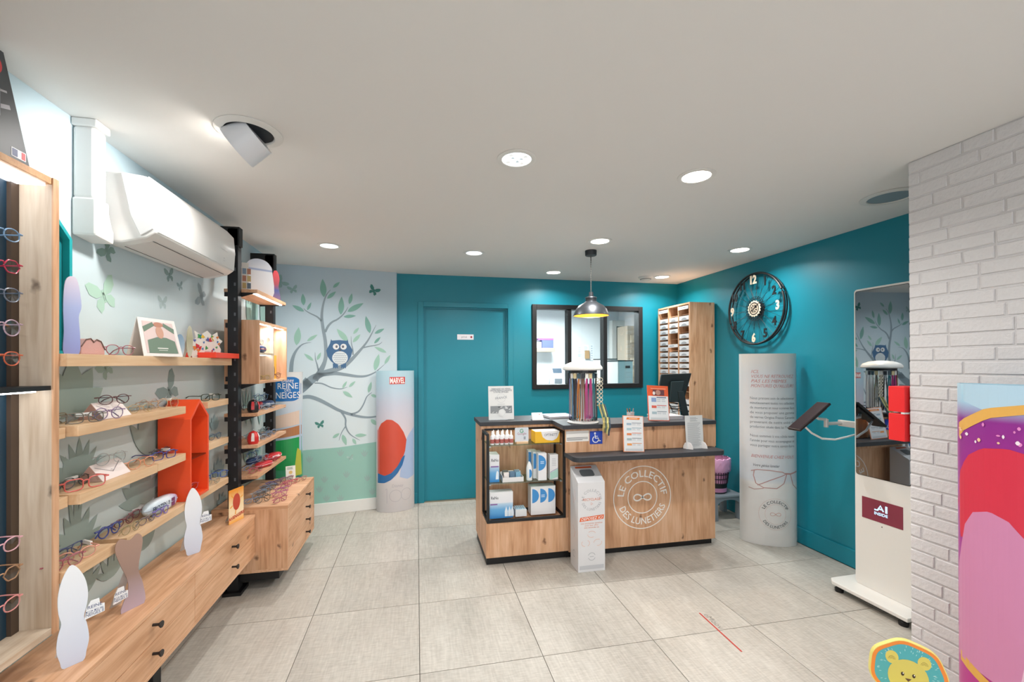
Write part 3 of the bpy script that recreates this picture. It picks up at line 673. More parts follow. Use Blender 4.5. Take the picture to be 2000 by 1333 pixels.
q = PY(1086, 752, 6.6)
t = thing('lens_machine', 'small white optical machine with dark screen on the office worktop', 'machine', (q.x, 6.6, wt))
MB().prism([(-.11, 0), (.11, 0), (.11, .17), (.06, .24), (-.04, .24), (-.11, .15)], lambda u, v, w_: (-.1+w_, u, v), .2).build('casing', M('#dfe1e4', .4), t, bevel=.01)
MB().hexa([(-.075, -.085, .185), (.075, -.085, .185), (.075, -.075, .18), (-.075, -.075, .18), (-.075, -.05, .262), (.075, -.05, .262), (.075, -.04, .258), (-.075, -.04, .258)]).build('screen', M('#3d4a58', .25), t)
MB().box(-.06, .06, -.125, -.108, .03, .1).build('tray_recess', M('#6b7178', .4), t)
q = PY(1066, 752, 6.65)
MB().lathe([(.05, 0), (.06, .04), (.055, .12), (.025, .16), (.025, .2), (.0, .2)], n=20).build('white_jug', M('#c9cbcc', .4), smooth=True, label='pale rounded bottle on the office worktop beside the machine', cat='bottle').location = (q.x, 6.65, wt+.0005)
for i, (x0, y0_, x1, y1_, col) in enumerate(((1127, 676, 1137, 700, '#eceff2'), (1138, 674, 1150, 690, '#f4f4f4'), (1126, 690, 1138, 700, '#dfe4ea'), (1152, 672, 1160, 704, '#e6e8ec'))):
    q0 = PY(x0, y0_, 7.09); q1 = PY(x1, y1_, 7.09); t = thing('notice_sheet', ['sheet with grey columns pinned on office wall', 'blank white sheet pinned above the cardboard piece', 'low sheet with small drawings on the office wall', 'tall narrow sheet pinned right of the cardboard'][i], 'paper', ((q0.x+q1.x)/2, 7.095, q1.z))
    MB().box(q0.x, q1.x, 7.094-.0006*i, 7.0955-.0006*i, q1.z, q0.z).build('sheet', M(col, .8), t, local=False)
    lines2d(MB(), q0.x+.02, q1.x-.02, q1.z+.02, q0.z-.02, 6, lambda u, v: (u, 7.0925-.0006*i, v), i).build('print', M('#aab4c2', .8), t, local=False)
q0 = PY(1142, 685, 7.07); q1 = PY(1151, 701, 7.07)
MB().box(q0.x, q1.x, 7.06, 7.07, q1.z, q0.z).build('cardboard_piece', M('#b8946c', .8), label='brown cardboard piece against the office wall', cat='cardboard')
# office door frame, storeroom behind it and two white cabinets
t = thing('door_2', None, None, (2.9, 6.9, 0), kind='structure')
fx0 = PY(1194, 700, 6.9).x; fx1 = PY(1240, 700, 6.9).x; fz = PY(1200, 638, 6.9).z
fm = MB()
for x0, x1, z0, z1 in ((fx0, fx0+.08, 0, fz), (fx1+.15, fx1+.23, 0, fz), (fx0, fx1+.23, fz, fz+.1)): fm.box(x0, x1, 6.86, 6.98, z0, z1)
fm.build('door_frame', M('#c9c6c1', .6), t, local=False)
MB().box(fx0+.08, fx1+.15, 6.99, 7.05, 0, fz).build('door_leaf', M('#8e8a82', .6), t, local=False)
for z_ in (1.2, 1.55, 1.9): MB().box(fx0+.1, fx0+.115, 6.975, 6.99, z_-.12, z_+.05).build('hinge', BLACK, t, local=False)
t = thing('storage_rack', 'beige storage rack with stacked boxes in the back office doorway', 'rack', (2.95, 6.4, 0))
rx0 = PY(1217, 700, 6.4).x; rx1 = PY(1243, 700, 6.4).x
MB().box(rx0, rx1, 6.25, 6.6, 0, 2.05).build('rack_body', M('#9c8f7f', .7), t, local=False)
for i in range(7): MB().box(rx0+.05, rx1-.03, 6.235, 6.25, .7+i*.18, .82+i*.18).build('stacked_box', M(['#a89a86', '#bcae9b', '#8f8272'][i % 3], .7), t, local=False)
for i, (x0, x1, y_, pz) in enumerate(((1187, 1205, 5.6, 701), (1207, 1236, 5.0, 704))):
    q0 = PY(x0, pz, y_); q1 = PY(x1, pz, y_)
    t = thing('office_cabinet', ['narrow white office cabinet with round badge', 'white office cabinet with black top edge by window jamb'][i], 'cabinet', ((q0.x+q1.x)/2, y_, 0))
    MB().box(q0.x, q1.x, y_, y_+.5, 0, q0.z-.012).build('cabinet_body', M('#dcdad6', .4), t, bevel=.006, local=False)
    MB().box(q0.x-.005, q1.x+.005, y_-.006, y_+.5, q0.z-.012, q0.z).build('top_edge', BLACK, t, local=False)
    if i == 0: disc2d(MB(), (q0.x+q1.x)/2+.02, PY(1196, 735, y_).z, .035, .035, lambda u, v: (u, y_-.001, v)).build('badge', M('#c7d3e2', .5), t, local=False)
    else: MB().box((q0.x+q1.x)/2, (q0.x+q1.x)/2+.06, y_-.008, y_, q0.z-.1, q0.z-.07).build('handle', BLACK, t, local=False)
# ================================================================== EYEGLASSES
_G = {}
def lens_outline(shape, w, h, n=22):
    pts = []
    for i in range(n):
        t = 2*math.pi*i/n; c, s = math.cos(t), math.sin(t)
        if shape == 'round': p = 2.0; hh = w
        elif shape == 'oval': p = 2.1; hh = h
        elif shape == 'square': p = 3.6; hh = h
        elif shape == 'panto': p = 2.5; hh = h*1.08
        else: p = 2.3; hh = h
        x = abs(c)**(2/p)*math.copysign(1, c)*w/2; y = abs(s)**(2/p)*math.copysign(1, s)*hh/2
        if shape == 'hex': q = R(60)*round((t)/R(60)); k = math.cos(R(30))/math.cos(((t) % R(60))-R(30)); x = c*w/2*k*1.06; y = s*h/2*k*1.15
        if shape == 'panto' and y < 0: x *= 1-.18*abs(y)/(hh/2)
        if shape == 'cat' and y > 0: y += .22*h*max(0, x/(w/2))*(y/(h/2))*.6
        pts.append((x, y))
    return pts
def glasses_meshes(shape, col, folded, w, thick):
    key = (shape, col, folded, w, thick)
    if key in _G: return _G[key]
    lw = w*.38; lh = lw*(.78 if shape != 'round' else 1); cx = w*.25; out = {}
    hh = lw if shape == 'round' else lh*1.08 if shape == 'panto' else lh
    zc = hh/2+thick
    fr = MB()
    for s in (-1, 1):
        o = lens_outline(shape, lw, lh); fr.tube([(s*(cx+x) if s > 0 else -(cx+x), .004*(abs(cx+x)/(w/2))**2, zc+y) for x, y in o], thick, 6, True)
    fr.tube([(-cx+lw/2-.001, 0, zc+hh*.18), (-.004, -.002, zc+hh*.30), (.004, -.002, zc+hh*.30), (cx-lw/2+.001, 0, zc+hh*.18)], thick*1.1, 6)
    for s in (-1, 1): fr.tube([(s*(cx+lw/2-.001), .003, zc+hh*.28), (s*(w/2+.004), .006, zc+hh*.26)], thick*1.35, 6)
    out['frame_front'] = fr.mesh('frame_front', col, True)
    ls = []
    for s in (-1, 1):
        o = lens_outline(shape, lw-thick, lh-thick); m = MB(); n = len(o)
        m.add([(s*(cx+x), .001, zc+y) for x, y in o] + [(s*cx, 0, zc)], [(i, (i+1) % n, n) for i in range(n)]); ls.append(m.mesh('lens', LENS))
    out['lens'] = ls
    tm = []
    for s in (-1, 1):
        x0 = s*(w/2+.004); z0 = zc+hh*.26
        if not folded: pth = [(x0, .006, z0), (x0, .05, z0), (x0*.99, .085, z0-.002), (x0*.98, .105, z0-.010), (x0*.96, .128, max(thick, z0-.03))]
        else:
            yy = .010+.006*(s > 0); L = w*.92
            pth = [(x0, .006, z0), (x0*.96, yy, z0), (x0-s*L*.6, yy+.002, z0-.002), (x0-s*L*.8, yy+.003, z0-.010), (x0-s*L, yy+.004, max(thick, z0-.028))]
        tm.append(MB().tube(pth, [thick*1.2, thick*1.15, thick, thick*1.25, thick*1.3], 6).mesh('temple', col, True))
    out['temple'] = tm
    x0 = w/2+.004
    if not folded: tg = MB().box(x0-.0035, x0+.0035, .052, .098, zc+hh*.26-.007, zc+hh*.26+.006)
    else: tg = MB().box(-.02, .026, .0155, .0225, zc+hh*.26-.007, zc+hh*.26+.006)
    out['price_tag'] = tg.mesh('price_tag', WHITE)
    _G[key] = out
    return out
LENS = glass('#f4f8f8', mixf=.9)
def glasses(p, rz, shape, hexc, label, group, folded=False, w=.122, thick=.0017, tag=False, tilt=0., metal=0., alpha=1.):
    col = M(hexc, .3, metal, alpha=alpha); g_ = glasses_meshes(shape, col, folded, w, thick)
    t = thing('eyeglasses', label, 'eyeglasses', (p[0], p[1], p[2]+.0008), R(rz), group=group)
    if tilt: t.rotation_euler = (R(tilt), 0, R(rz))
    link('frame_front', g_['frame_front'], t)
    for m in g_['lens']: link('lens', m, t)
    for m in g_['temple']: link('temple', m, t)
    if tag: link('price_tag', g_['price_tag'], t)
    return t

# ================================================================== LEFT WALL FURNITURE
OAKY = wood('y', 'oak'); OAKZ = wood('z', 'oak'); PALEY = wood('y', 'pale', .35); GREYZ = wood('z', 'grey'); ORX = wood('x', 'orange', .2)
def knob(parent, p, sx=1):
    m = MB(); p = Vector(p); m.cyl(p, p+Vector((.022*sx, 0, 0)), .0055, n=12); m.cyl(p+Vector((.022*sx, 0, 0)), p+Vector((.03*sx, 0, 0)), .007, .0135, 16); m.cyl(p+Vector((.03*sx, 0, 0)), p+Vector((.033*sx, 0, 0)), .0135, .0125, 16)
    return m
BK = M('#2b2624', .45, .3)
# long floating drawer bench
BX, BZ0, BZ1, BY0, BY1 = -1.005, .245, .502, .72, 2.976
t = thing('drawer_bench', 'long low oak drawer bench along the pale blue wall', 'cabinet', (XL, BY0, BZ0))
bench = t
MB().box(XL+.016, BX, BY0, BY1, BZ1-.016, BZ1).build('top_board', OAKY, t, bevel=.0015, local=False)
MB().box(XL+.016, BX-.02, BY0+.016, BY1-.016, BZ0+.016, BZ1-.016).build('carcass', OAKY, t, local=False)
MB().box(XL+.016, BX, BY0, BY1, BZ0, BZ0+.016).build('bottom_board', OAKY, t, bevel=.0015, local=False)
MB().box(XL+.016, BX, BY1-.016, BY1, BZ0+.016, BZ1-.016).build('end_panel', OAKZ, t, local=False)
MB().box(XL+.016, BX, BY0, BY0+.016, BZ0+.016, BZ1-.016).build('end_panel', OAKZ, t, local=False)
yd = (BY0+.017, 1.47, 2.222, BY1-.017); zm = (BZ0+BZ1)/2
for i in range(3):
    for k, (z0, z1) in enumerate(((BZ0+.018, zm-.0015), (zm+.0015, BZ1-.018))):
        d_ = MB().box(BX-.019, BX-.0005, yd[i]+.0015, yd[i+1]-.0015, z0, z1).build('drawer_front', OAKY, t, bevel=.0012, local=False)
        knob(None, (BX-.0005, [1.1, 1.9, 2.625][i], (z0+z1)/2+.012)).build('knob', BK, d_, smooth=True)
for y_ in (1.0, 2.1): MB().box(-1.2, -1.11, y_, y_+.06, 0, BZ0).build('leg', BLACK, t, bevel=.003, local=False)
# tall drawer chest
CX_, CZ0, CZ1, CY0, CY1 = -.817, .125, .541, 2.98, 3.70
t = thing('drawer_chest', 'deep oak chest with four drawers under the short shelves', 'cabinet', (XL, CY0, CZ0))
MB().box(XL+.016, CX_, CY0, CY1, CZ1-.018, CZ1).build('top_board', wood('x', 'oak'), t, bevel=.0015, local=False)
MB().box(XL+.016, CX_, CY0, CY1, CZ0, CZ0+.018).build('bottom_board', OAKY, t, bevel=.0015, local=False)
for y_ in (CY0, CY1-.018): MB().box(XL+.016, CX_, y_, y_+.018, CZ0+.018, CZ1-.018).build('side_panel', OAKZ, t, local=False)
MB().box(XL+.016, CX_-.02, CY0+.018, CY1-.018, CZ0+.018, CZ1-.018).build('carcass', OAKY, t, local=False)
zz0 = CZ0+.02; ph = (CZ1-.02-zz0)/4
for k in range(4):
    d_ = MB().box(CX_-.019, CX_-.0005, CY0+.02, CY1-.02, zz0+k*ph+.0012, zz0+(k+1)*ph-.0012).build('drawer_front', OAKY, t, bevel=.001, local=False)
    knob(None, (CX_-.0005, 3.44, zz0+(k+.5)*ph+.004)).build('knob', BK, d_, smooth=True)
lg = MB(); lg.box(-1.175, -1.11, 2.99, 3.06, .02, CZ0).box(-1.19, -1.085, 2.96, 3.09, 0, .02); lg.build('leg', BLACK, t, local=False)
MB().box(-1.175, -1.11, 3.6, 3.66, 0, CZ0).build('leg', BLACK, t, local=False)
MB().box(-1.2, -.88, 3.02, 3.66, .06, CZ0-.001).build('plinth_beam', BLACK, t, local=False)
# black uprights
def upright(y, label, y_top):
    t = thing('shelf_upright', label, 'shelf post', (-1.14, y, CZ1))
    m = MB().box(-1.168, -1.108, y, y+.055, CZ1+.0006, 2.315); m.build('post', M('#15171c', .5), t, bevel=.002, local=False)
    MB().box(XL+.001, -1.10, y, y+.055, 2.205, 2.325).build('wall_bracket', M('#101114', .5), t, bevel=.002, local=False)
    for i in range(17):
        z = .62+i*.095
        MB().box(-1.131, -1.121, y-.0012, y+.001, z, z+.02).build('slot', M('#5d6168', .4), t, local=False)
    for z in (1.70, 1.36, 1.25, .98, .84):
        MB().box(-1.182, -1.168, y+.004, y+.03, z-.015, z+.015).build('clip', BLACK, t, local=False)
    return t
upright(2.985, 'near black slotted upright post beside the air conditioner', 2.3)
upright(3.665, 'far black slotted upright post behind the cubby box', 2.3)
# wooden shelves between the uprights
def short_shelf(ztop, label, led=False):
    t = thing('short_shelf', label, 'shelf', (-1.13, 3.045, ztop-.02), group='short oak shelves between the black uprights')
    MB().box(-1.212, -1.015, 3.044, 3.66, ztop-.021, ztop).build('board', OAKY, t, bevel=.001, local=False)
    for y_ in (3.041, 3.655):
        z = ztop-.0215
        if y_ > 3.5: MB().hexa([(-1.2, y_, z-.012), (-1.02, y_, z-.004), (-1.02, y_+.004, z-.004), (-1.2, y_+.004, z-.012), (-1.2, y_, z), (-1.02, y_, z), (-1.02, y_+.004, z), (-1.2, y_+.004, z)]).build('bracket', BLACK, t, local=False)
        else: MB().hexa([(-1.21, y_+.004, z-.028), (-1.11, y_+.004, z-.03), (-1.11, y_+.008, z-.03), (-1.21, y_+.008, z-.028), (-1.21, y_+.004, z), (-1.02, y_+.004, z), (-1.02, y_+.008, z), (-1.21, y_+.008, z)]).build('bracket', BLACK, t, local=False)
    if led: MB().box(-1.052, -1.04, 3.07, 3.64, ztop-.026, ztop-.0212).build('led_strip', M('#ffffff', .5, emit=14), t, local=False)
    return t
short_shelf(1.94, 'topmost short oak shelf with a glowing light strip beneath', True)
short_shelf(1.135, 'short oak shelf with dark blue cases, first below the cubby box')
short_shelf(.928, 'middle short oak shelf below the cubby box')
short_shelf(.728, 'lowest short oak shelf just above the drawer chest')
# cubby box with lit compartments
t = thing('cubby_box', 'oak cubby box with three lit compartments between the black uprights', 'display box', (-1.11, 3.05, 1.325))
a0, a1, b0, b1, c0_, c1_ = -1.212, -1.008, 3.05, 3.66, 1.325, 1.742
MB().box(a0, a1, b0, b0+.016, c0_, c1_).build('side_panel', OAKZ, t, local=False); MB().box(a0, a1, b1-.016, b1, c0_, c1_).build('side_panel', OAKZ, t, local=False)
for z in (c0_, c1_-.016): MB().box(a0, a1, b0+.016, b1-.016, z, z+.016).build('panel', OAKY, t, local=False)
MB().box(a0, a0+.008, b0+.016, b1-.016, c0_+.016, c1_-.016).build('back_panel', GREYZ, t, local=False)
ym = 3.34; MB().box(a0+.008, a1-.002, ym, ym+.014, c0_+.016, c1_-.016).build('divider', GREYZ, t, local=False)
MB().box(a0+.008, a1-.002, b0+.016, ym, 1.516, 1.53).build('inner_shelf', GREYZ, t, local=False)
for (ya, yb, z) in ((b0+.02, ym-.004, c1_-.02), (ym+.02, b1-.02, c1_-.02), (b0+.02, ym-.004, 1.512)):
    MB().box(a1-.03, a1-.022, ya, yb, z, z+.0035).build('led_strip', M('#ffffff', .5, emit=10), t, local=False)
br = MB(); br.hexa([(-1.21, 3.046, 1.295), (-1.11, 3.046, 1.293), (-1.11, 3.05, 1.293), (-1.21, 3.05, 1.295), (-1.21, 3.046, 1.3245), (-1.02, 3.046, 1.3245), (-1.02, 3.05, 1.3245), (-1.21, 3.05, 1.3245)]); br.build('bracket', BLACK, t, local=False)
for yv in ((b0+ym)/2, (ym+b1)/2):
    L = bpy.data.lights.new('led_glow', 'AREA'); L.shape = 'RECTANGLE'; L.size = .02; L.size_y = .24; L.energy = .8; L.color = (.95, .97, 1)
    o = bpy.data.objects.new('led_glow', L); COL.objects.link(o); o.location = (a1-.03, yv, c1_-.024)
# staggered shelves of the first bay (front edge x = SX)
SX = -1.126; SW = XL+.016
def zs_(z): return CAMH+(z-CAMH)*1.126
ZT, ZA, ZB_, ZC_ = 1.489, zs_(1.268), zs_(1.060), zs_(.845)
def wall_shelf(x1, y0, y1, z, label, th=.036, tone='pale'):
    return MB().box(SW, x1, y0, y1, z-th, z).build('wall_shelf', wood('y', tone, .3), bevel=.0012, label=label, cat='shelf', group='staggered oak shelves on the pale blue wall')
wall_shelf(SX, 1.664, 2.94, ZT, 'long top oak shelf below the air conditioner', .042)
wall_shelf(SX, 1.71, 2.40, ZA, 'upper staggered oak shelf carrying a white triangular stand')
wall_shelf(SX-.034, 1.664, 1.708, ZA-.004, 'short board set back at the near end of upper shelf beside cabinet')
wall_shelf(SX, 1.72, 2.165, ZB_, 'middle staggered oak shelf with a white triangular stand and red frames')
wall_shelf(SX-.034, 1.664, 1.718, ZB_-.004, 'short board set back at the near end of middle shelf beside cabinet')
wall_shelf(SX-.0, 2.168, 2.40, ZB_+.002, 'short middle oak shelf ending against the orange house')
wall_shelf(SX, 1.958, 2.40, ZC_-.003, 'low staggered oak shelf carrying a white oval case')
wall_shelf(SX, 1.664, 1.90, ZC_+.002, 'low oak shelf end beside the tall cabinet with pink frames')
for z, l_ in ((ZA, 'upper'), (ZB_, 'middle')): wall_shelf(SX-.004, 2.64, 2.90, z, l_+' short oak shelf between the orange house and the near black post')
wall_shelf(SX-.004, 2.402, 2.90, ZC_-.004, 'low oak shelf under the orange house reaching the black post')
MB().box(-1.255, -1.098, 2.66, 2.978, ZT+.0006, ZT+.031).build('red_slab', M('#f0442c', .4), bevel=.002, label='bright red flat slab at the far end of long top shelf', cat='display slab')
# house-shaped displays
def house(name, label, loc, wid, dep, eave, apex, col, col2, shelf=True):
    t = thing(name, label, 'display house', loc); W = wid; th = .013
    ol = [(0, 0), (W, 0), (W, eave), (W/2, apex), (0, eave)]
    k = th; il = [(k, k), (W-k, k), (W-k, eave-k*.4), (W/2, apex-k*1.35), (k, eave-k*.4)]
    m = MB(); n = 5
    for x in (0, dep): m.add([(x, u, v) for u, v in ol] + [(x, u, v) for u, v in il], [(i, (i+1) % n, n+(i+1) % n, n+i) for i in range(n)])
    m.add([(x, u, v) for x in (0, dep) for u, v in ol], [(i, (i+1) % n, n+(i+1) % n, n+i) for i in range(n)])
    m.add([(x, u, v) for x in (0, dep) for u, v in il], [(i, (i+1) % n, n+(i+1) % n, n+i) for i in range(n)])
    m.build('shell', M(col, .4), t)
    MB().prism([(u, v) for u, v in il], lambda u, v, q: (.002+q, u, v), .006).build('back_panel', M(col2, .5), t)
    if shelf: MB().box(.01, dep-.008, th+.001, W-th-.001, eave*.5-.003, eave*.5+.003).build('glass_shelf', glass('#cfe0dc', mixf=.75), t)
    return t
house('house_display', 'orange-red house-shaped display niche standing on the low shelf', (SW+.001, 2.418, ZC_-.0035), .195, .143, .412, .505, '#ee5226', '#e5481f')
house('house_display', 'teal house-shaped display niche half hidden by the tall cabinet', (SW+.001, 1.666, ZT+.0005), .172, .03, .42, .5, '#1fa3a8', '#157f86', False)
# tall display cabinet at the left edge
KX, KY, KZ0, KZ1 = -1.15, 1.66, .586, 2.055
t = thing('display_cabinet', 'tall oak display cabinet with lit top holding rows of frames', 'cabinet', (XL, KY, KZ0))
kb = XL+.018
MB().box(kb, KX, KY-.022, KY, KZ0, KZ1).build('side_panel', GREYZ, t, bevel=.001, local=False)
MB().box(KX-.0005, KX+.004, KY-.0225, KY+.0005, KZ0, KZ1).build('edge_band', wood('z', 'oak', .2), t, local=False)
MB().box(kb, KX, .55, KY-.022, KZ1-.022, KZ1).build('top_board', ORX, t, bevel=.001, local=False)
MB().box(kb, KX, .55, KY-.022, KZ0, KZ0+.022).build('bottom_board', wood('y', 'grey'), t, bevel=.001, local=False)
MB().box(kb, KX, .55, .572, KZ0+.022, KZ1-.022).build('side_panel', GREYZ, t, local=False)
MB().box(kb, kb+.008, .572, KY-.022, KZ0+.022, KZ1-.022).build('back_panel', M('#1d3a4c', .45), t, local=False)
MB().box(kb+.008, KX-.002, .572, KY-.023, 1.371, 1.385).build('divider', BLACK, t, local=False)
MB().box(kb+.006, kb+.02, KY-.05, KY-.023, KZ0+.022, KZ1-.022).build('corner_rail', M('#4a3a2e', .5), t, local=False)
MB().box(kb+.01, KX-.012, .58, KY-.03, KZ1-.03, KZ1-.0225).build('light_panel', M('#f4f8ff', .5, emit=2.5), t, local=False)
MB().box(KX-.04, KX-.03, .6, KY-.04, 1.365, 1.3705).build('led_strip', M('#ffffff', .5, emit=10), t, local=False)
for z_, e_ in ((KZ1-.034, .9), (1.362, .7)):
    L = bpy.data.lights.new('cabinet_glow', 'AREA'); L.shape = 'RECTANGLE'; L.size = .07; L.size_y = .9; L.energy = e_; L.color = (.92, .96, 1)
    o = bpy.data.objects.new('cabinet_glow', L); COL.objects.link(o); o.location = (KX-.05, 1.1, z_)
GC = 'frames hung in the tall display cabinet'
for i, (py, sh, c, lb) in enumerate(((452, 'oval', '#6f8fae', 'blue-grey mottled frame, topmost in the tall cabinet'), (515, 'hex', '#b32d49', 'crimson angular frame, second from top in the tall cabinet'), (573, 'panto', '#6b7282', 'grey-lilac frame, third from top in the tall cabinet'),
        (641, 'round', '#b79bab', 'pale mauve round frame, fourth from top in the tall cabinet'), (700, 'panto', '#c9603f', 'coral topped clear frame, lowest in upper half of cabinet'),
        (1070, 'cat', '#d7a3ab', 'clear pink frame, highest in the lower half of cabinet'), (1128, 'hex', '#a9805f', 'bronze angular frame, middle in the lower half of cabinet'), (1190, 'cat', '#d98f8b', 'clear coral frame, lowest of all in the cabinet'))):
    q = PX(6, py, KX-.035); rod = Vector((kb+.008, q.y, q.z))
    o = glasses((KX-.04, q.y, q.z-.024), 84, sh, c, lb, GC, w=.126, thick=.0019)
    o['category'] = 'eyeglasses'
for i in range(2):
    z0, z1 = ((1.40, 2.0), (.63, 1.34))[i]; y_ = PX(-4, 600, KX-.035).y
    MB().box(kb+.0085, kb+.018, y_-.05, y_-.03, z0, z1).build('frame_rail', M('#25333d', .4, .4), t, local=False)
# dark photographic sign on top of the cabinet
t = thing('cabinet_sign', 'dark photographic sign board with a small sports emblem on top of cabinet', 'sign', (KX-.03, 1.5, KZ1))
y0_, y1_ = 1.05, PX(60, 330, KX-.03).y; zt_ = KZ1+.31; sgx = KX-.03
MB().hexa([(sgx-.006, y0_, KZ1), (sgx, y0_, KZ1), (sgx, y1_, KZ1), (sgx-.006, y1_, KZ1), (sgx-.006, y0_, zt_), (sgx, y0_, zt_), (sgx, y1_-.09, zt_), (sgx-.006, y1_-.09, zt_)]).build('board', M('#33373c', .4), t, local=False)
fs = lambda u, v: (sgx+.0008, y1_-u*1.0, KZ1+v)
b_ = MB(); rect2d(b_, .1, .4, .12, .2, fs); b_.build('photo_band', M('#6d6e78', .5), t, local=False)
b_ = MB(); stroke2d(b_, [(.07, .16), (.18, .12), (.3, .02)], .012, fs); stroke2d(b_, [(.08, .2), (.3, .14)], .006, fs); b_.build('pale_lines', M('#a9a6ad', .5), t, local=False)
b_ = MB(); disc2d(b_, .125, .262, .03, .03, fs); b_.build('red_patch', M('#c8343c', .5), t, local=False)
b_ = MB(); rect2d(b_, .018, .066, .022, .048, fs); eb = b_.build('emblem', M('#f0f0f2', .4), t, local=False)
fs2 = lambda u, v: (sgx+.0014, y1_-u, KZ1+v)
rect2d(MB(), .046, .064, .024, .046, fs2).build('emblem_blue', M('#1d2f5e', .4), eb); rect2d(MB(), .020, .033, .024, .046, fs2).build('emblem_red', M('#b92b35', .4), eb)
MB().box(KX-.07, KX-.04, 1.02, 1.1, KZ1, zt_+.03).build('support', M('#4a463f', .6), t, local=False)
# ================================================================== ITEMS ON THE SHELVES
def front_frame(rz):   # local: x right, y back, z up, seen from -y
    return rz
def smooth_outline(P, k=4):
    n = len(P); Q = []
    for i in range(n):
        p0, p1, p2, p3 = (Vector(P[(i+j) % n]) for j in (-1, 0, 1, 2))
        for s_ in range(k):
            t = s_/k; q = .5*((2*p1)+(p2-p0)*t+(2*p0-5*p1+4*p2-p3)*t*t+(3*p1-p0-3*p2+p3)*t**3); Q.append((q.x, max(0., q.y)))
    return Q
def card(name, label, cat, p, rz, outline, col, th=.003, strut=True, group=None, tilt=0.):
    if len(outline) > 8 and name == 'display_standee': outline = smooth_outline(outline)
    t = thing(name, label, cat, p, R(rz), group=group)
    if tilt: t.rotation_euler = (R(-tilt), 0, R(rz))
    mat = col if not isinstance(col, str) else M(col, .5)
    MB().prism(outline, lambda u, v, q: (u, q, v), th).build('card', mat, t)
    if strut:
        h = max(v for u, v in outline)*.62
        MB().add([(-.012, th, h), (.012, th, h), (.02, th+h*.45, .001), (-.02, th+h*.45, .001)], [(0, 1, 2, 3)]).build('easel_strut', M('#d6d4d2', .7), t)
    return t
def oval_outline(w, h, n=28, taper=.0):
    o = []
    for i in range(n):
        t = 2*math.pi*i/n - math.pi/2; x = w/2*math.cos(t); y = h/2+h/2*math.sin(t); o.append((x*(1-taper*(y/h)), y))
    return o
f0 = lambda off: (lambda u, v: (u, -off, v))
# --- plain stand-ins for the printed cut-outs (no figure on them)
def pebble(w, h):   # tall rounded card on a flat foot
    pts = [(-w*.28, 0), (w*.3, 0), (w*.42, h*.1), (w*.5, h*.22), (w*.42, h*.38), (w*.34, h*.45), (w*.44, h*.58), (w*.46, h*.7), (w*.36, h*.84), (w*.12, h*.97), (-w*.1, h), (-w*.34, h*.88), (-w*.46, h*.72), (-w*.44, h*.56), (-w*.36, h*.45), (-w*.46, h*.34), (-w*.5, h*.2), (-w*.4, h*.08)]
    return pts
pale = ramp_z([(0, '#c9d3e8'), (.5, '#dfe5f0'), (1, '#eef1f5')], .5, 0, .3)
def title_card(parent, x, z, s, lines, col='#3a4a78'):
    w_ = .062*s; h_ = .075*s
    o = [(x-w_*.55, z), (x+w_*.55, z+.006), (x+w_*.55, z+h_*.6), (x+w_*.3, z+h_*.62), (x+w_*.25, z+h_), (x-w_*.2, z+h_), (x-w_*.45, z+h_*.6)]
    c_ = MB().prism(o, lambda u, v, q: (u, -.004+q, v), .003).build('title_card', M('#eef0f3', .5), parent)
    b_ = MB()
    for i, (s_, sz) in enumerate(lines): text_on(b_, s_, sz*s, lambda u, v: (x+u, -.0046, z+h_*.56-i*.016*s+v), width=w_*(.98 if i else .8))
    b_.build('lettering', M(col, .5), c_)
TL = (('REINE', .02), ('DES', .01), ('NEIGES II', .02))
p = PZ(143, 1300, BZ1+.0005)
t = card('display_standee', 'near pale white cut-out standee with a title card on the drawer bench', 'standee', p, 48, pebble(.075, .315), pale); title_card(t, .05, .13, .72, TL)
p = PZ(378, 1083, BZ1+.0005)
t = card('display_standee', 'far pale white cut-out standee with a title card on the drawer bench', 'standee', p, 48, pebble(.082, .33), pale); title_card(t, .054, .14, .78, TL)
p = PZ(254, 1192, BZ1+.0005)
t = card('display_standee', 'brown cut-out standee between the two pale ones on the drawer bench', 'standee', p, 62, [(-.03, 0), (.05, 0), (.046, .08), (.03, .15), (.045, .25), (.028, .285), (.0, .27), (-.035, .285), (-.05, .25), (-.03, .18), (-.012, .13), (-.006, .08)], ramp_z([(0, '#b9a6b4'), (.5, '#9a7f74'), (1, '#a8897a')], .5, 0, .28)); title_card(t, -.034, .05, .72, TL)
# orange advertising card
p = PZ(462, 1019, BZ1+.0005)
fire = ramp_z([(0, '#f0b04a'), (.3, '#f6e3c0'), (.6, '#f3d9a8'), (1, '#ee9a34')], .4, 0, .19)
t = card('advertising_card', 'orange and cream advertising card with red lettering at bench end', 'card', p, 72, [(-.06, 0), (.06, 0), (.06, .2), (-.06, .2)], fire)
b_ = MB(); text_on(b_, 'AVENGERS', .026, lambda u, v: (u, -.0008, .026+v+u*.12), bold=.03); b_.build('lettering', M('#b52a22', .5), t)
b_ = MB(); disc2d(b_, 0, .12, .03, .05, f0(.0006)); b_.build('red_shape', M('#c34a35', .5), t)
b_ = MB()
for k in range(5): a_ = R(60*k+20); stroke2d(b_, [(.034*math.cos(a_), .12+.045*math.sin(a_)), (.056*math.cos(a_), .12+.075*math.sin(a_))], .007, f0(.0005))
b_.build('flame_strokes', M('#f0a23a', .5), t)
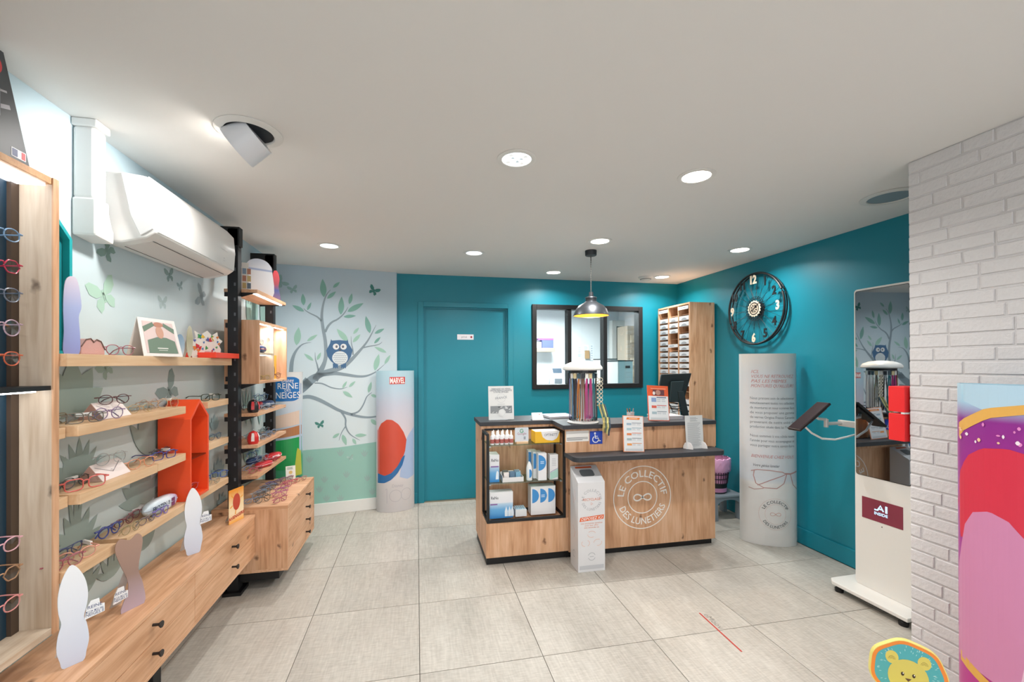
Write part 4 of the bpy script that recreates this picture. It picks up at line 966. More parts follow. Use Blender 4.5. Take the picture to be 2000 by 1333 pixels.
# long top shelf: pale lilac cut-out, pink case, glasses, tent card, cut-outs, collage
p = PZ(139, 692, ZT); p = PX(139, 690, -1.17); p.z = ZT+.0005
card('display_standee', 'slim pale lilac cut-out standee on the top shelf beside the teal house', 'standee', p, 65, [(-.02, 0), (.022, 0), (.026, .06), (.022, .13), (.03, .17), (.02, .25), (.004, .27), (-.016, .25), (-.022, .17), (-.02, .08)], ramp_z([(0, '#8f97d0'), (.6, '#a9b5de'), (1, '#d9cddc')], .5, 0, .27), strut=False)
q0 = PX(148, 690, -1.2); q1 = PX(196, 690, -1.2)
t = thing('pink_case', 'glittery pink heart-topped eyeglass case on the top shelf', 'case', (-1.2, (q0.y+q1.y)/2, ZT+.0005)); L2 = (q1.y-q0.y)/2
ol = [(-L2, 0), (L2, 0), (L2*.98, .02), (L2*.6, .052), (L2*.25, .058), (0, .047), (-L2*.25, .06), (-L2*.6, .056), (-L2*.98, .03)]
MB().prism(ol, lambda u, v, q: (-.016+q, u, v), .032).build('case_body', M('#d9a9a2', .4, bump=.4, bscale=500), t, bevel=.004)
b_ = MB(); b_.tube([(.017, u, v) for u, v in ol[2:]], .0022, 6); b_.build('trim', M('#6b4a42', .4), t);
p = PX(236, 690, -1.16); p.z = ZT
glasses(p, 72, 'panto', '#a05a68', 'burgundy frame lying on the top shelf before the tent card', 'frames on the long top shelf')
q0 = PX(262, 690, -1.175); q1 = PX(320, 690, -1.175); hw = (q1.y-q0.y)/2
t = thing('tent_card', 'white folded tent card with a portrait of a person in green', 'tent card', (-1.15, (q0.y+q1.y)/2, ZT+.0005), R(78))
H_ = .168
for s_, nm_ in ((-1, 'front_panel'), (1, 'rear_panel')):
    MB().hexa([(-hw, s_*.038, 0), (hw, s_*.038, 0), (hw, s_*.038+.002, 0), (-hw, s_*.038+.002, 0), (-hw*.93, -.001, H_), (hw*.93, -.001, H_), (hw*.93, .001, H_), (-hw*.93, .001, H_)]).build(nm_, M('#eae4df', .6), t)
ft = lambda o_: (lambda u, v: (u*(1-.07*v/H_), -.038+.037*v/H_-o_, v))
rect2d(MB(), -hw*.82, hw*.82, .014, H_-.014, ft(.0008)).build('photo_background', M('#dcc6c2', .6), t)
b_ = MB(); b_.add([ft(.0013)(u, v) for u, v in ((-hw*.72, .014), (hw*.78, .014), (hw*.74, .07), (hw*.3, .085), (-hw*.2, .085), (-hw*.7, .07))], [tuple(range(6))])
for s_ in (-1, 1): b_.add([ft(.0013)(s_*u, v) for u, v in ((hw*.8, .105), (hw*.84, .128), (hw*.3, .152), (hw*.22, .136))], [(0, 1, 2, 3)])
b_.build('photo_pullover', M('#6f8372', .6), t)
b_ = MB(); disc2d(b_, .0, .108, .022, .028, ft(.0018)); b_.build('photo_face', M('#c99b86', .6), t)
b_ = MB(); disc2d(b_, 0, .142, .028, .011, ft(.0021)); b_.build('photo_hands', M('#b98470', .6), t)
b_ = MB(); rect2d(b_, -.03, .03, .034, .038, ft(.0018)); rect2d(b_, -.025, .025, .026, .028, ft(.0018)); b_.build('lettering', M('#e8e6e0', .6), t)
for px, w_, h_, cols, lb in ((352, .05, .115, [(0, '#c9d0d6'), (.5, '#9fb4c4'), (1, '#7f9ab4')], 'grey-blue rounded cut-out standee on the top shelf'), (371, .036, .165, [(0, '#c9c4b2'), (.6, '#a9a487'), (1, '#c5c1ab')], 'slim sand-coloured cut-out standee on the top shelf')):
    p = PX(px, 690, -1.16); p.z = ZT+.0005
    card('display_standee', lb, 'standee', p, 70, oval_outline(w_, h_), ramp_z(cols, .5, 0, h_))
p = PX(402, 690, -1.17); p.z = ZT+.0005
t = card('collage_standee', 'jagged multicoloured comic collage standee at far end of top shelf', 'standee', p, 66, [(-.08, 0), (.09, 0), (.1, .05), (.085, .075), (.11, .1), (.08, .12), (.075, .15), (.04, .13), (.01, .155), (-.03, .13), (-.07, .15), (-.06, .11), (-.09, .08), (-.07, .05), (-.095, .03)], '#e6e1da')
rnd = random.Random(5)
for i in range(26):
    u = rnd.uniform(-.07, .085); v = rnd.uniform(.035, .125); a_ = rnd.uniform(0, 6.28); r_ = rnd.uniform(.008, .018); k = f0(.0006+.00012*i)
    MB().add([k(u+r_*(1 if j % 2 else .45)*math.cos(a_+j*.9), v+r_*(1 if j % 2 else .6)*math.sin(a_+j*.9)) for j in range(7)], [tuple(range(7))]).build('colour_patch', M(['#c8323a', '#e2b93c', '#3b74b4', '#3f9a54', '#d77a3a', '#5a5f9c', '#e8e4dc'][i % 7], .5), t)
b_ = MB(); rect2d(b_, -.01, .06, .018, .036, f0(.0042)); lb_ = b_.build('title_block', M('#c9262e', .5), t)
b_ = MB(); text_on(b_, 'MARVEL', .019, lambda u, v: (.025+u, -.0048, .021+v), width=.062, bold=.02); b_.build('lettering', WHITE, lb_)
b_ = MB(); text_on(b_, 'ONE WAY', .013, lambda u, v: (-.03+u, -.0046, .006+v), bold=.02); b_.build('lettering', INK, t)
# --- glasses and stands on the staggered shelves
GA = 'children frames on the staggered shelves'
def tri_stand(px0, px1, py, z, label):
    y0_ = PX(px0, py, -1.16).y; y1_ = PX(px1, py, -1.16).y
    t = thing('triangular_stand', label, 'display stand', (-1.202, (y0_+y1_)/2, z+.0005))
    h = (y1_-y0_)/2
    MB().prism([(-.045, 0), (.045, 0), (.0, .062)], lambda u, v, q: (u, -h+q, v), 2*h).build('prism', M('#e9dcd8', .5), t, bevel=.001)
    MB().prism([(-.043, .001), (.043, .001), (.0, .06)], lambda u, v, q: (u, -h-.001+q, v), .001).build('end_face', M('#c39d92', .6), t)
    b_ = MB(); fz_ = lambda u, v: (.0455-.045*v/.062, u, v+.0004)
    for s_ in (-1, 1): stroke2d(b_, [(s_*h*.85, .05), (0, .022)], .0022, fz_)
    stroke2d(b_, [(-.004, .03), (.004, .03), (.004, .024)], .0018, fz_); b_.build('line_print', M('#8d8286', .6), t)
    return t
tri_stand(203, 256, 812, ZA, 'white triangular stand on the upper staggered shelf')
tri_stand(200, 254, 930, ZB_, 'white triangular stand on the middle staggered shelf')
def gl(px, py, z, rz, sh, c, lb, x=None, lift=0., **kw):
    p = PZ(px, py, z) if x is None else PX(px, py, x)
    p = Vector((min(max(p.x, -1.235), -1.137), p.y, z+lift))
    return glasses(p, rz, sh, c, lb, GA, **kw)
gl(0, 0, ZA, 75, 'square', '#8b7a5e', 'pale gold frame at the near end of upper shelf', x=-1.225, folded=True, tag=True).location.y = 1.74
gl(168, 826, ZA, 62, 'square', '#6f6a62', 'grey squarish frame at the near end of upper shelf', tag=True, x=-1.15, folded=True)
gl(214, 822, ZA, 68, 'round', '#8d7596', 'mauve round frame leaning at the foot of upper triangular stand', x=-1.137, w=.112, folded=True)
gl(224, 790, ZA, 66, 'oval', '#5c3a3c', 'dark brown frame perched on top of upper triangular stand', x=-1.17, lift=.05, folded=True)
gl(276, 806, ZA, 70, 'oval', '#bfa06f', 'thin gold frame lying flat in mid upper shelf', x=-1.16, folded=True, thick=.0011)
gl(292, 802, ZA, 80, 'round', '#b79a8a', 'rose gold frame lying behind the thin gold one', x=-1.2, folded=True, thick=.0012)
gl(330, 795, ZA, 72, 'round', '#c8a37a', 'gold round frame with white tag at far end of upper shelf', x=-1.15, tag=True, thick=.0012)
gl(168, 957, ZB_, 60, 'square', '#d2625a', 'coral red frame at the near end of middle shelf', x=-1.15, w=.132, thick=.0022)
gl(150, 930, ZB_, 85, 'oval', '#3f3a38', 'thin black frame with white tag behind the coral one', x=-1.205, folded=True, tag=True)
gl(218, 905, ZB_, 68, 'round', '#9a9a98', 'silver round frame resting on top of middle triangular stand', x=-1.17, lift=.052, folded=True, thick=.0012)
gl(278, 912, ZB_, 66, 'panto', '#d9926f', 'peach frame beyond the stand on middle shelf', x=-1.15, w=.125)
gl(322, 893, ZB_, 66, 'square', '#3c3f8c', 'violet-blue square frame on short middle shelf by orange house', x=-1.15, tag=True, thick=.0021)
gl(315, 888, ZB_, 80, 'oval', '#4a4650', 'dark frame lying behind the violet-blue one', x=-1.21, folded=True)
glasses((-1.205, 1.995, ZC_-.003), 82, 'round', '#3f4d9c', 'deep blue round frame at near end of low shelf', GA, w=0.112, folded=True, thick=.0024)
glasses((-1.222, 2.112, ZC_-.003), 82, 'oval', '#7c3f4a', 'burgundy frame in the back row of low shelf', GA, w=0.11, folded=True)
glasses((-1.142, 2.015, ZC_-.003), 82, 'round', '#9b8a62', 'thin olive-gold frame at front edge of low shelf', GA, w=0.1, folded=True, thick=.0011)
glasses((-1.142, 2.122, ZC_-.003), 82, 'oval', '#7b6a6a', 'grey-brown frame lying at front of low shelf', GA, w=0.1, folded=True)
glasses((-1.228, 2.232, ZC_-.003), 82, 'panto', '#a86a72', 'dusty pink frame in the back row of low shelf', GA, w=0.11, folded=True, tag=True)
glasses((-1.137, 2.222, ZC_-.003), 82, 'round', '#7a6ab8', 'lilac round frame before the white oval case', GA, w=0.09, folded=True)
gl(150, 1085, ZC_, 58, 'oval', '#dc9c86', 'salmon pink frame on the low shelf end beside cabinet', x=-1.16, tag=True, thick=.0022)
gl(136, 1075, ZC_, 85, 'oval', '#4d5a86', 'navy frame at the back of low shelf end beside cabinet', x=-1.215, folded=True)
gl(128, 1112, ZC_, 70, 'panto', '#a05560', 'plum frame at front of low shelf end beside cabinet', x=-1.15, folded=True)
gl(412, 779, ZA, 60, 'square', '#2f3b2c', 'black and green square frame by the near black post', x=-1.15, tag=True, thick=.0022)
gl(421, 862, ZB_, 80, 'oval', '#4d6078', 'slate blue thin frame on middle shelf by the near black post', x=-1.16, thick=.0013, folded=True)
gl(428, 935, ZC_, 62, 'square', '#2f56a8', 'royal blue square frame on low shelf by the near black post', x=-1.165, thick=.0022)
gl(416, 948, ZC_, 62, 'oval', '#a99c86', 'small crystal frame in front of the royal blue one', x=-1.14, w=.1, folded=True)
t = gl(388, 960, ZC_, 75, 'cat', '#d06a72', 'pink frame inside the bottom of orange house', x=-1.16, lift=.0155, w=.115, folded=True)
MB().lathe([(.025, 0), (.027, .03), (.016, .045), (0, .048)], n=18).build('white_figurine_case', M('#e8e6e6', .4), smooth=True, label='small white rounded case on the glass shelf of orange house', cat='case').location = (-1.18, 2.475, ZC_-.0035+.209+.0005)
MB().lathe([(.016, 0), (.02, .012), (.02, .03), (.012, .04), (0, .042)], n=16).build('red_toy_case', M('#c9343c', .4), smooth=True, label='small red rounded case at near end of the low shelf', cat='case').location = (-1.215, 1.70, ZC_+.0025)
# cases
def capsule_case(name, label, p, rz, L, h, d, col, band=None, text=None, tcol='#ffffff', tilt=0.):
    t = thing(name, label, 'case', p, R(rz)); n = 20; prof = []
    for i in range(n): a_ = 2*math.pi*i/n; prof.append((math.copysign(abs(math.cos(a_))**.7, math.cos(a_))*d/2, h/2+math.copysign(abs(math.sin(a_))**.7, math.sin(a_))*h/2))
    m = MB(); secs = 13; vs = []
    for k in range(secs):
        s_ = -1+2*k/(secs-1); q = (1-abs(s_)**3.2)**.5 if abs(s_) < .999 else .12
        vs += [(s_*L/2, u*q, h/2+(v-h/2)*q) for u, v in prof]
    m.add(vs, [(k*n+i, k*n+(i+1) % n, (k+1)*n+(i+1) % n, (k+1)*n+i) for k in range(secs-1) for i in range(n)] + [tuple(range(n)), tuple((secs-1)*n+i for i in range(n))])
    m.build('shell', M(col, .3) if isinstance(col, str) else col, t, smooth=True)
    if band:
        b_ = MB(); pts = []
        for k in range(40):
            a_ = 2*math.pi*k/40; s_ = math.cos(a_); q = (1-min(.999, abs(s_))**3.2)**.5; pts.append((s_*L/2*1.002, math.copysign(1, math.sin(a_))*d/2*q*1.01, h/2))
        b_.tube(pts, .0016, 5, True); b_.build('zip_band', M(band, .5), t)
    if text:
        b_ = MB(); text_on(b_, text[0], text[1], lambda u, v: (text[2]+u, -d/2*1.012*(1-.12*abs((v+h*.42-h/2)/(h/2))**2), h*.42+v), bold=.02); b_.build('lettering', M(tcol, .5), t)
    return t
p = PZ(318, 992, ZC_); 
t = capsule_case('oval_case', 'white oval eyeglass case with lettering on low shelf before orange house', (-1.176, 2.28, ZC_-.0025), 86, .225, .066, .056, ramp_z([(0, '#c9d8e2'), (.6, '#dfe6ec'), (1, '#b9a9d8')], .3, -.1, .1, 0), '#aab7c2', ('FROZEN II', .026, -.035), '#2b3350')
b_ = MB(); rect2d(b_, .035, .06, .012, .05, lambda u, v: (u, -.0284, v)); b_.build('printed_patch', M('#7b3a62', .5), t)
p = PX(513, 688, -1.09)
capsule_case('blue_case', 'navy eyeglass case in the upper left cubby', (-1.045, 3.17, 1.5305), 90, .17, .05, .06, '#243560', '#c8353e', ('WARS', .018, -.03))
glasses((-1.05, 3.17, 1.581), 70, 'round', '#4a5a72', 'thin dark frame lying on the navy case in the cubby', 'frames in the cubby box', folded=True, thick=.0012, w=.11)
glasses((-1.035, 3.22, 1.3412), 62, 'oval', '#b7a35f', 'thin gold frame in the lower left cubby', 'frames in the cubby box', thick=.0014)
capsule_case('dark_case', 'small dark case at the back of lower left cubby', (-1.05, 3.1, 1.3412), 90, .05, .05, .04, '#2a2624')
glasses((-1.035, 3.46, 1.3412), 62, 'round', '#7a4a34', 'brown round frame in the right cubby', 'frames in the cubby box', thick=.0018, folded=True)
card('display_standee', 'yellow card leaning in the right cubby', 'standee', (-1.10, 3.55, 1.3415), 40, [(-.05, 0), (.05, 0), (.05, .18), (-.05, .18)], '#d9a53c')
card('display_standee', 'mottled brown rounded cut-out in the right cubby', 'standee', (-1.07, 3.46, 1.3415), 40, oval_outline(.07, .13), M('#7a5a44', .7, bump=.5, bscale=120, var=.3))
# top short shelf
z = 1.9405
t = card('comic_card', 'tilted comic print card on the topmost short shelf', 'card', (-1.15, 3.13, z), 20, [(-.05, 0), (.05, 0), (.05, .2), (-.05, .2)], '#e3e0da', strut=False, tilt=8)
for i in range(14):
    u = -.04+.027*(i % 4); v = .02+.05*(i//4); rect2d(MB(), u, u+.022, v, v+.04, f0(.0008)).build('comic_panel', M(['#7f93a8', '#b87f6a', '#c9b27a', '#5f6f80', '#a8584e'][i % 5], .5), t)
card('display_standee', 'large white round-topped cut-out standee on the topmost short shelf', 'standee', (-1.11, 3.36, z), 38, [(-.09, 0), (.09, 0), (.09, .19), (.075, .235), (.045, .262), (0, .272), (-.045, .262), (-.075, .235), (-.09, .19)], ramp_z([(0, '#dfe1e6'), (.68, '#e3e5ea'), (.72, '#8fa3cc'), (.76, '#dfe2ea'), (1, '#cdd5e4')], .5, 0, .27))
card('display_standee', 'slim red and blue cut-out standee on the topmost short shelf', 'standee', (-1.05, 3.53, z), 40, [(-.03, 0), (.035, 0), (.02, .1), (.028, .16), (.016, .215), (-.006, .225), (-.02, .2), (-.022, .13), (-.012, .08)], ramp_z([(0, '#7f5f7a'), (.35, '#3f4a80'), (.55, '#8f2f3c'), (1, '#c02c34')], .5, 0, .22))
# shelves below the cubby
GS = 'frames on the short shelves below the cubby box'
def tall_case(label, p, c1, c2):
    t = thing('upright_case', label, 'case', p)
    MB().lathe([(0, 0), (.028, .0), (.036, .02), (.036, .045), (.026, .072), (.01, .083), (0, .085)], n=20).build('shell', M(c1, .3), t, smooth=True)
    b_ = MB()
    for i in range(3):
        a0, a1 = R(-75+i*75-14), R(-75+i*75+14)
        b_.add([(1.02*r_*math.cos(a_), 1.02*r_*math.sin(a_), z_) for r_, z_ in ((.037, .02), (.037, .045), (.027, .072)) for a_ in (a0, a1)], [(0, 1, 3, 2), (2, 3, 5, 4)])
    b_.build('stripe', M(c2, .3), t); MB().tube([(.008, 0, .083), (0, 0, .095), (-.008, 0, .083)], .002, 6).build('loop', M('#c9c9cc', .4), t)
tall_case('upright black case with red stripe on the first shelf below cubby', (-1.06, 3.1, 1.1355), '#26262b', '#d0282e')
tall_case('upright red case with white stripes on the middle short shelf', (-1.06, 3.1, .9285), '#d0302f', '#efe9e4')
capsule_case('blue_case', 'navy case with white lettering and red end on first shelf below cubby', (-1.085, 3.40, 1.1355), 75, .19, .055, .06, ramp_z([(0, '#b8303a'), (.18, '#b8303a'), (.2, '#25355f'), (1, '#25355f')], .3, -.1, .1, 0), '#b8c2d0', ('STAR', .02, -.01))
glasses((-1.1, 3.38, 1.192), 60, 'round', '#4f6f9c', 'blue frame lying on the navy case below cubby', GS, folded=True)
glasses((-1.045, 3.22, 1.1355), 55, 'oval', '#9fb0c2', 'clear grey frame in front of the navy case', GS, folded=True)
glasses((-1.04, 3.33, 1.1355), 55, 'square', '#8d9bb4', 'clear blue frame in front of the navy case', GS, folded=True)
glasses((-1.17, 3.2, 1.1355), 75, 'oval', '#5a5a60', 'dark frame at back of the first shelf below cubby', GS, folded=True)
for i, (x_, y_, c_, sh) in enumerate(((-1.06, 3.22, '#9aa6b8', 'oval'), (-1.12, 3.27, '#6f8fa0', 'round'), (-1.055, 3.32, '#5f7896', 'square'), (-1.12, 3.39, '#7fa0a4', 'oval'), (-1.055, 3.44, '#8294b0', 'panto'), (-1.12, 3.51, '#5c6f7c', 'round'), (-1.17, 3.15, '#c07a4a', 'oval'))):
    glasses((x_, y_, .9285), 58+i*3, sh, c_, ['clear grey frame nearest the red striped case', 'teal-grey round frame behind the clear grey one', 'slate blue square frame at front of middle short shelf', 'pale teal frame in mid back of middle short shelf', 'light blue frame at front far part of middle short shelf', 'dark teal round frame at far back of middle short shelf', 'orange-brown frame at back left of middle short shelf'][i], GS, folded=True)
capsule_case('red_case', 'red case with white label at far end of lowest short shelf', (-1.07, 3.52, .7285), 72, .19, .055, .06, '#d22a33', '#f0e6e6', ('MARVEL', .024, .0))
capsule_case('red_case', 'open-looking red oval case in mid lowest short shelf', (-1.06, 3.3, .7285), 65, .15, .04, .06, '#c62f38', '#e8dada')
capsule_case('blue_case', 'dark blue case lying at back of lowest short shelf', (-1.165, 3.42, .7285), 75, .17, .05, .05, '#25406e', '#9fb0c8')
for i, (x_, y_, c_, sh, lift) in enumerate(((-1.17, 3.1, '#6fa0b4', 'oval', 0), (-1.055, 3.14, '#c05a6c', 'cat', 0), (-1.07, 3.31, '#8d9bb0', 'round', .0405), (-1.165, 3.40, '#5f7fb0', 'round', .0505), (-1.045, 3.44, '#b0525e', 'oval', 0), (-1.12, 3.22, '#7d8ea8', 'oval', 0))):
    glasses((x_, y_, .7285+lift), 60+i*2, sh, c_, ['turquoise frame at near back of lowest short shelf', 'raspberry frame at near front of lowest short shelf', 'grey frame lying on the open-looking red case', 'blue frame lying on the dark blue case', 'wine red frame in front of the labelled red case', 'steel blue frame behind the raspberry one'][i], GS, folded=True, w=.115)
# frames laid out on the drawer chest
GD = 'frames laid in rows on the drawer chest'; zt_ = CZ1
ordn = ['nearest', 'second', 'third', 'fourth', 'fifth', 'farthest']
for row, (pts_, cols, nm_) in enumerate((((( 482, 984), (485, 973), (491, 965), (499, 958), (510, 950)), ['#7f93b0', '#8aa0b4', '#6f86a4', '#7a90b0', '#4a55b0'], 'left row'),
        (((514, 982), (516, 970), (525, 959), (537, 951), (549, 946), (560, 940)), ['#4f4a44', '#56524c', '#44413c', '#5a4a5a', '#6a5a6a', '#8a4a6a'], 'middle row'),
        (((548, 981), (547, 970), (551, 961), (560, 953), (568, 947), (588, 941)), ['#a8486a', '#b8568a', '#a04a8a', '#b04a6a', '#c03a50', '#b07a70'], 'right row'))):
    for i, (px, py) in enumerate(pts_):
        p = PZ(px, py, zt_); p.y = min(p.y, 3.62); p.x = max(-1.06, min(p.x, -.885))
        glasses((p.x, p.y, zt_), 40+8*((i+row) % 3), ['oval', 'round', 'square', 'panto'][(i+row) % 4], cols[i], '%s frame of the %s on the drawer chest' % (ordn[i] if i < len(pts_)-1 else 'farthest', nm_), GD, folded=True, w=.108)
t = card('price_card', 'small white card with yellow seal on the drawer chest', 'card', PZ(568, 937, CZ1+.0005), 25, [(-.035, 0), (.035, 0), (.035, .105), (-.035, .105)], '#eef0ea', tilt=6)
disc2d(MB(), 0, .055, .013, .013, f0(.0007)).build('seal', M('#e0c27a', .5), t); lines2d(MB(), -.026, .026, .078, .098, 3, f0(.0007), 4, .5).build('print', M('#8fb0a0', .6), t)

# ================================================================== ELLIPTICAL TOTEMS
def totem(label, c, rz, a_, b_, h, mat, group=None):
    t = thing('totem_display', label, 'totem', c, rz, group=group); n = 28
    m = MB(); out = [(a_*math.sin(-math.pi/2+math.pi*i/n), -b_*math.cos(-math.pi/2+math.pi*i/n)) for i in range(n+1)] + [(a_*math.sin(math.pi/2-math.pi*i/n), b_*.2*math.cos(math.pi/2-math.pi*i/n)) for i in range(1, n)]
    k = len(out); inn = [(x*.985, y*.97) for x, y in out]
    for r_, fl in ((out, 0), (inn, 1)): m.add([(x, y, z) for z in (0.001, h) for x, y in r_], [(i, (i+1) % k, k+(i+1) % k, k+i) for i in range(k)])
    m.add([(x, y, h) for x, y in out] + [(x, y, h) for x, y in inn], [(i, (i+1) % k, k+(i+1) % k, k+i) for i in range(k)])
    m.build('printed_shell', mat, t, smooth=True)
    MB().prism([(x*.97, y*.94) for x, y in out], lambda u, v, q: (u, v, .002+q), .01).build('base_disc', M('#8d8d8d', .6), t)
    def f(off):
        return lambda u, v: (u, -b_*math.sqrt(max(0, 1-(u/a_)**2))-off, v)
    return t, f
def patch(parent, name, f, pts, col, sub=10, rough=.4):
    """polygon printed on a curved shell: sliced in vertical strips"""
    us = sorted(set([min(p[0] for p in pts)+(max(p[0] for p in pts)-min(p[0] for p in pts))*i/sub for i in range(sub+1)])); m = MB()
    def span(u):
        ys = []
        n = len(pts)
        for i in range(n):
            (x0, y0), (x1, y1) = pts[i], pts[(i+1) % n]
            if (x0-u)*(x1-u) <= 0 and abs(x1-x0) > 1e-9: ys.append(y0+(y1-y0)*(u-x0)/(x1-x0))
        return (min(ys), max(ys)) if ys else None
    for i in range(len(us)-1):
        e = 1e-6; s0 = span(us[i]+e); s1 = span(us[i+1]-e)
        if s0 and s1: m.add([f(us[i], s0[0]), f(us[i+1], s1[0]), f(us[i+1], s1[1]), f(us[i], s0[1])], [(0, 1, 2, 3)])
    return m.build(name, M(col, rough), parent)
def ell(cx, cy, rx, ry, n=24): return [(cx+rx*math.cos(2*math.pi*i/n), cy+ry*math.sin(2*math.pi*i/n)) for i in range(n)]
# totem beside the teal door
pl_ = PZ(735, 998, 0); pr_ = PZ(809, 988, 0); ang = math.atan2(pr_.y-pl_.y, pr_.x-pl_.x); cc = (pl_+pr_)/2
t, f = totem('pale blue and grey totem with a red title block beside the teal door', (cc.x, cc.y, 0), ang, (pr_-pl_).length/2, .125, 1.385,
             ramp_z([(0, '#c3bfc0'), (.2, '#cfcaca'), (.24, '#d6d0d2'), (.55, '#d9ccd2'), (.75, '#c6c9d8'), (.9, '#b5d0df'), (1, '#b3d4e0')], .35, 0, 1.385))
patch(t, 'blue_arc', f(.0008), [(.02, .34), (.1, .31), (.178, .335), (.178, .82), (.12, .76), (.06, .66)], '#a9bcdc', 12)
patch(t, 'red_shape', f(.0012), [(-.178, .38), (-.15, .355), (-.1, .35), (-.05, .38), (.0, .44), (.05, .52), (.085, .62), (.09, .7), (.06, .78), (.01, .86), (-.05, .905), (-.1, .91), (-.15, .87), (-.178, .8)], '#d0503c', 18)
patch(t, 'blue_shape', f(.0016), [(-.178, .285), (-.12, .29), (-.06, .32), (.0, .38), (.05, .46), (.075, .55), (.05, .54), (.0, .45), (-.06, .385), (-.12, .36), (-.178, .38)], '#2f6ca6', 18)
zc_ = 1.29; patch(t, 'title_block', f(.001), [(-.075, zc_-.035), (.075, zc_-.035), (.075, zc_+.035), (-.075, zc_+.035)], '#d23a34', 6)
lt = t.children[-1]; b_ = MB(); text_on(b_, 'MARVEL', .075, lambda u, v: f(.0018)(u, zc_-.026+v), width=.142, bold=.03); b_.build('lettering', WHITE, lt)
b_ = MB(); fz = f(.0012)
stroke2d(b_, dense([(-.115, .22), (-.1, .235), (-.1, .09)]), .004, fz); ring2d(b_, .055, .059, lambda u, v: fz(-.02+u, .16+v), 32); ring2d(b_, .055, .059, lambda u, v: fz(.085+u*.9, .165+v), 32)
b_.build('number_outline', M('#b5b2b8', .5), t); b_ = MB(); text_on(b_, 'Disney', .04, lambda u, v: fz(u, .245+v)); b_.build('lettering', M('#b5b2b8', .5), t)
# totem behind the short shelves
pr_ = PY(590, 900, 4.0)
t, f = totem('blue and green totem with a blue badge partly behind the short shelves', (pr_.x-.134, 4.0, 0), R(8), .137, .1, 1.385,
             ramp_z([(0, '#2f7f6a'), (.3, '#3a9a70'), (.48, '#4fa07a'), (.52, '#a9c0d6'), (.75, '#c3d0dc'), (.85, '#cfd6dc'), (1, '#d9d8d6')], .35, 0, 1.385))
patch(t, 'badge', f(.001), rrect(-.13, .128, 1.14, 1.345, .06), '#1f6fb4', 16); lt = t.children[-1]
b_ = MB()
for i, (s_, sz, w_) in enumerate((('Disney', .05, .1), ('REINE', .07, .17), ('DES', .03, .05), ('NEIGES', .075, .2))): text_on(b_, s_, sz, lambda u, v: f(.002)(.03+u*.9, (1.30, 1.245, 1.222, 1.165)[i]+v), width=w_)
b_.build('lettering', WHITE, lt)
patch(t, 'green_shape', f(.001), [(-.13, .56), (-.13, .8), (.13, .83), (.13, .56)], '#1f9a52', 14); patch(t, 'sand_band', f(.0013), [(-.13, .9), (-.13, 1.0), (.13, 1.06), (.13, .94)], '#dcc5b4', 14)
patch(t, 'auburn_band', f(.0016), [(-.13, .82), (-.13, .88), (.13, .93), (.13, .85)], '#b0774f', 14); patch(t, 'lime_band', f(.0018), [(.075, .5), (.1, .74), (.13, .7), (.132, .5)], '#b9bd4a', 8)
patch(t, 'dark_teal_shape', f(.0018), [(.1, .35), (.1, .5), (.134, .48), (.134, .35)], '#2f6f78', 8)
# white totem under the clock
pl_ = PZ(1445, 1052, 0); pr_ = PZ(1556, 1062, 0); ang = math.atan2(pr_.y-pl_.y, pr_.x-pl_.x); cc = (pl_+pr_)/2; A_ = (pr_-pl_).length/2
Hh = PY(1440, 692, pl_.y).z
t, f = totem('white curved totem with grey text and spectacle picture below the clock', (cc.x, cc.y, 0), ang, A_, .115, Hh, ramp_z([(0, '#d9d8d6'), (.32, '#dcdcdb'), (.34, '#cdd3da'), (.6, '#d6d9dd'), (.9, '#cfd3d8'), (1, '#dcdad6')], .35, 0, Hh))
K = A_/.2
def tline(s_, z, sz, w_, x0, par, col, **kw):
    b_ = MB(); v, fc_ = text2d(s_, sz, align='LEFT', **kw); x1 = max(q[0] for q in v); k = min(1., w_/x1) if w_ else 1
    b_.add([f(.0012)((x0+q[0]*k)*K, z+q[1]) for q in v], fc_); return b_.build('lettering', col, par)
PK = M('#c98f8e', .6); GY = M('#7f868c', .6)
for i, s_ in enumerate(('ICI,', 'VOUS NE RETROUVEZ', 'PAS LES MEMES', "MONTURES QU'AILLEURS")): tline(s_, Hh-.155-i*.038, .036, .30, -.14, t, PK, shear=.3)
for i, s_ in enumerate(('Nous prenons soin de sélectionner', 'minutieusement toutes nos collections', 'de montures et nous sommes fiers', 'de vous proposer une gamme', 'de verres Origine France Garantie', 'provenant de notre unité de', 'production située dans les Yvelines.')): tline(s_, Hh-.365-i*.038, .03, .31, -.145, t, GY)
for i, s_ in enumerate(('Nous sommes à vos côtés toute', "l'année pour vous accompagner et", 'vous partager notre savoir-faire.')): tline(s_, Hh-.665-i*.038, .03, .31, -.145, t, GY)
tline('BIENVENUE CHEZ VOUS', Hh-.83, .034, .30, -.14, t, PK, shear=.3); tline('Votre génius lunetier', Hh-.90, .03, .18, -.13, t, M('#5b6068', .6), shear=.35)
b_ = MB(); ff = f(.0014)
stroke2d(b_, dense([(x_*K, z_) for x_, z_ in ((-.14, .585), (-.1, .60), (-.02, .60), (.07, .59), (.1, .57), (.08, .5), (.03, .46), (-.06, .46), (-.11, .49), (-.125, .55), (-.12, .59))]), .006, ff)
stroke2d(b_, dense([(.09*K, .578), (.13*K, .575), (.185*K, .59)]), .012, ff); stroke2d(b_, dense([(.13*K, .57), (.15*K, .49), (.185*K, .45)]), .006, ff)
stroke2d(b_, dense([(-.1*K, .475), (-.02*K, .52), (.09*K, .57)]), .006, ff); stroke2d(b_, dense([(-.155*K, .45), (-.12*K, .44), (-.06*K, .455)]), .005, ff); b_.build('spectacle_print', M('#b98f8c', .5), t)
b_ = MB(); cz_ = .255; fl_ = lambda u, v: f(.0014)(.02*K+u*.95, cz_+v)
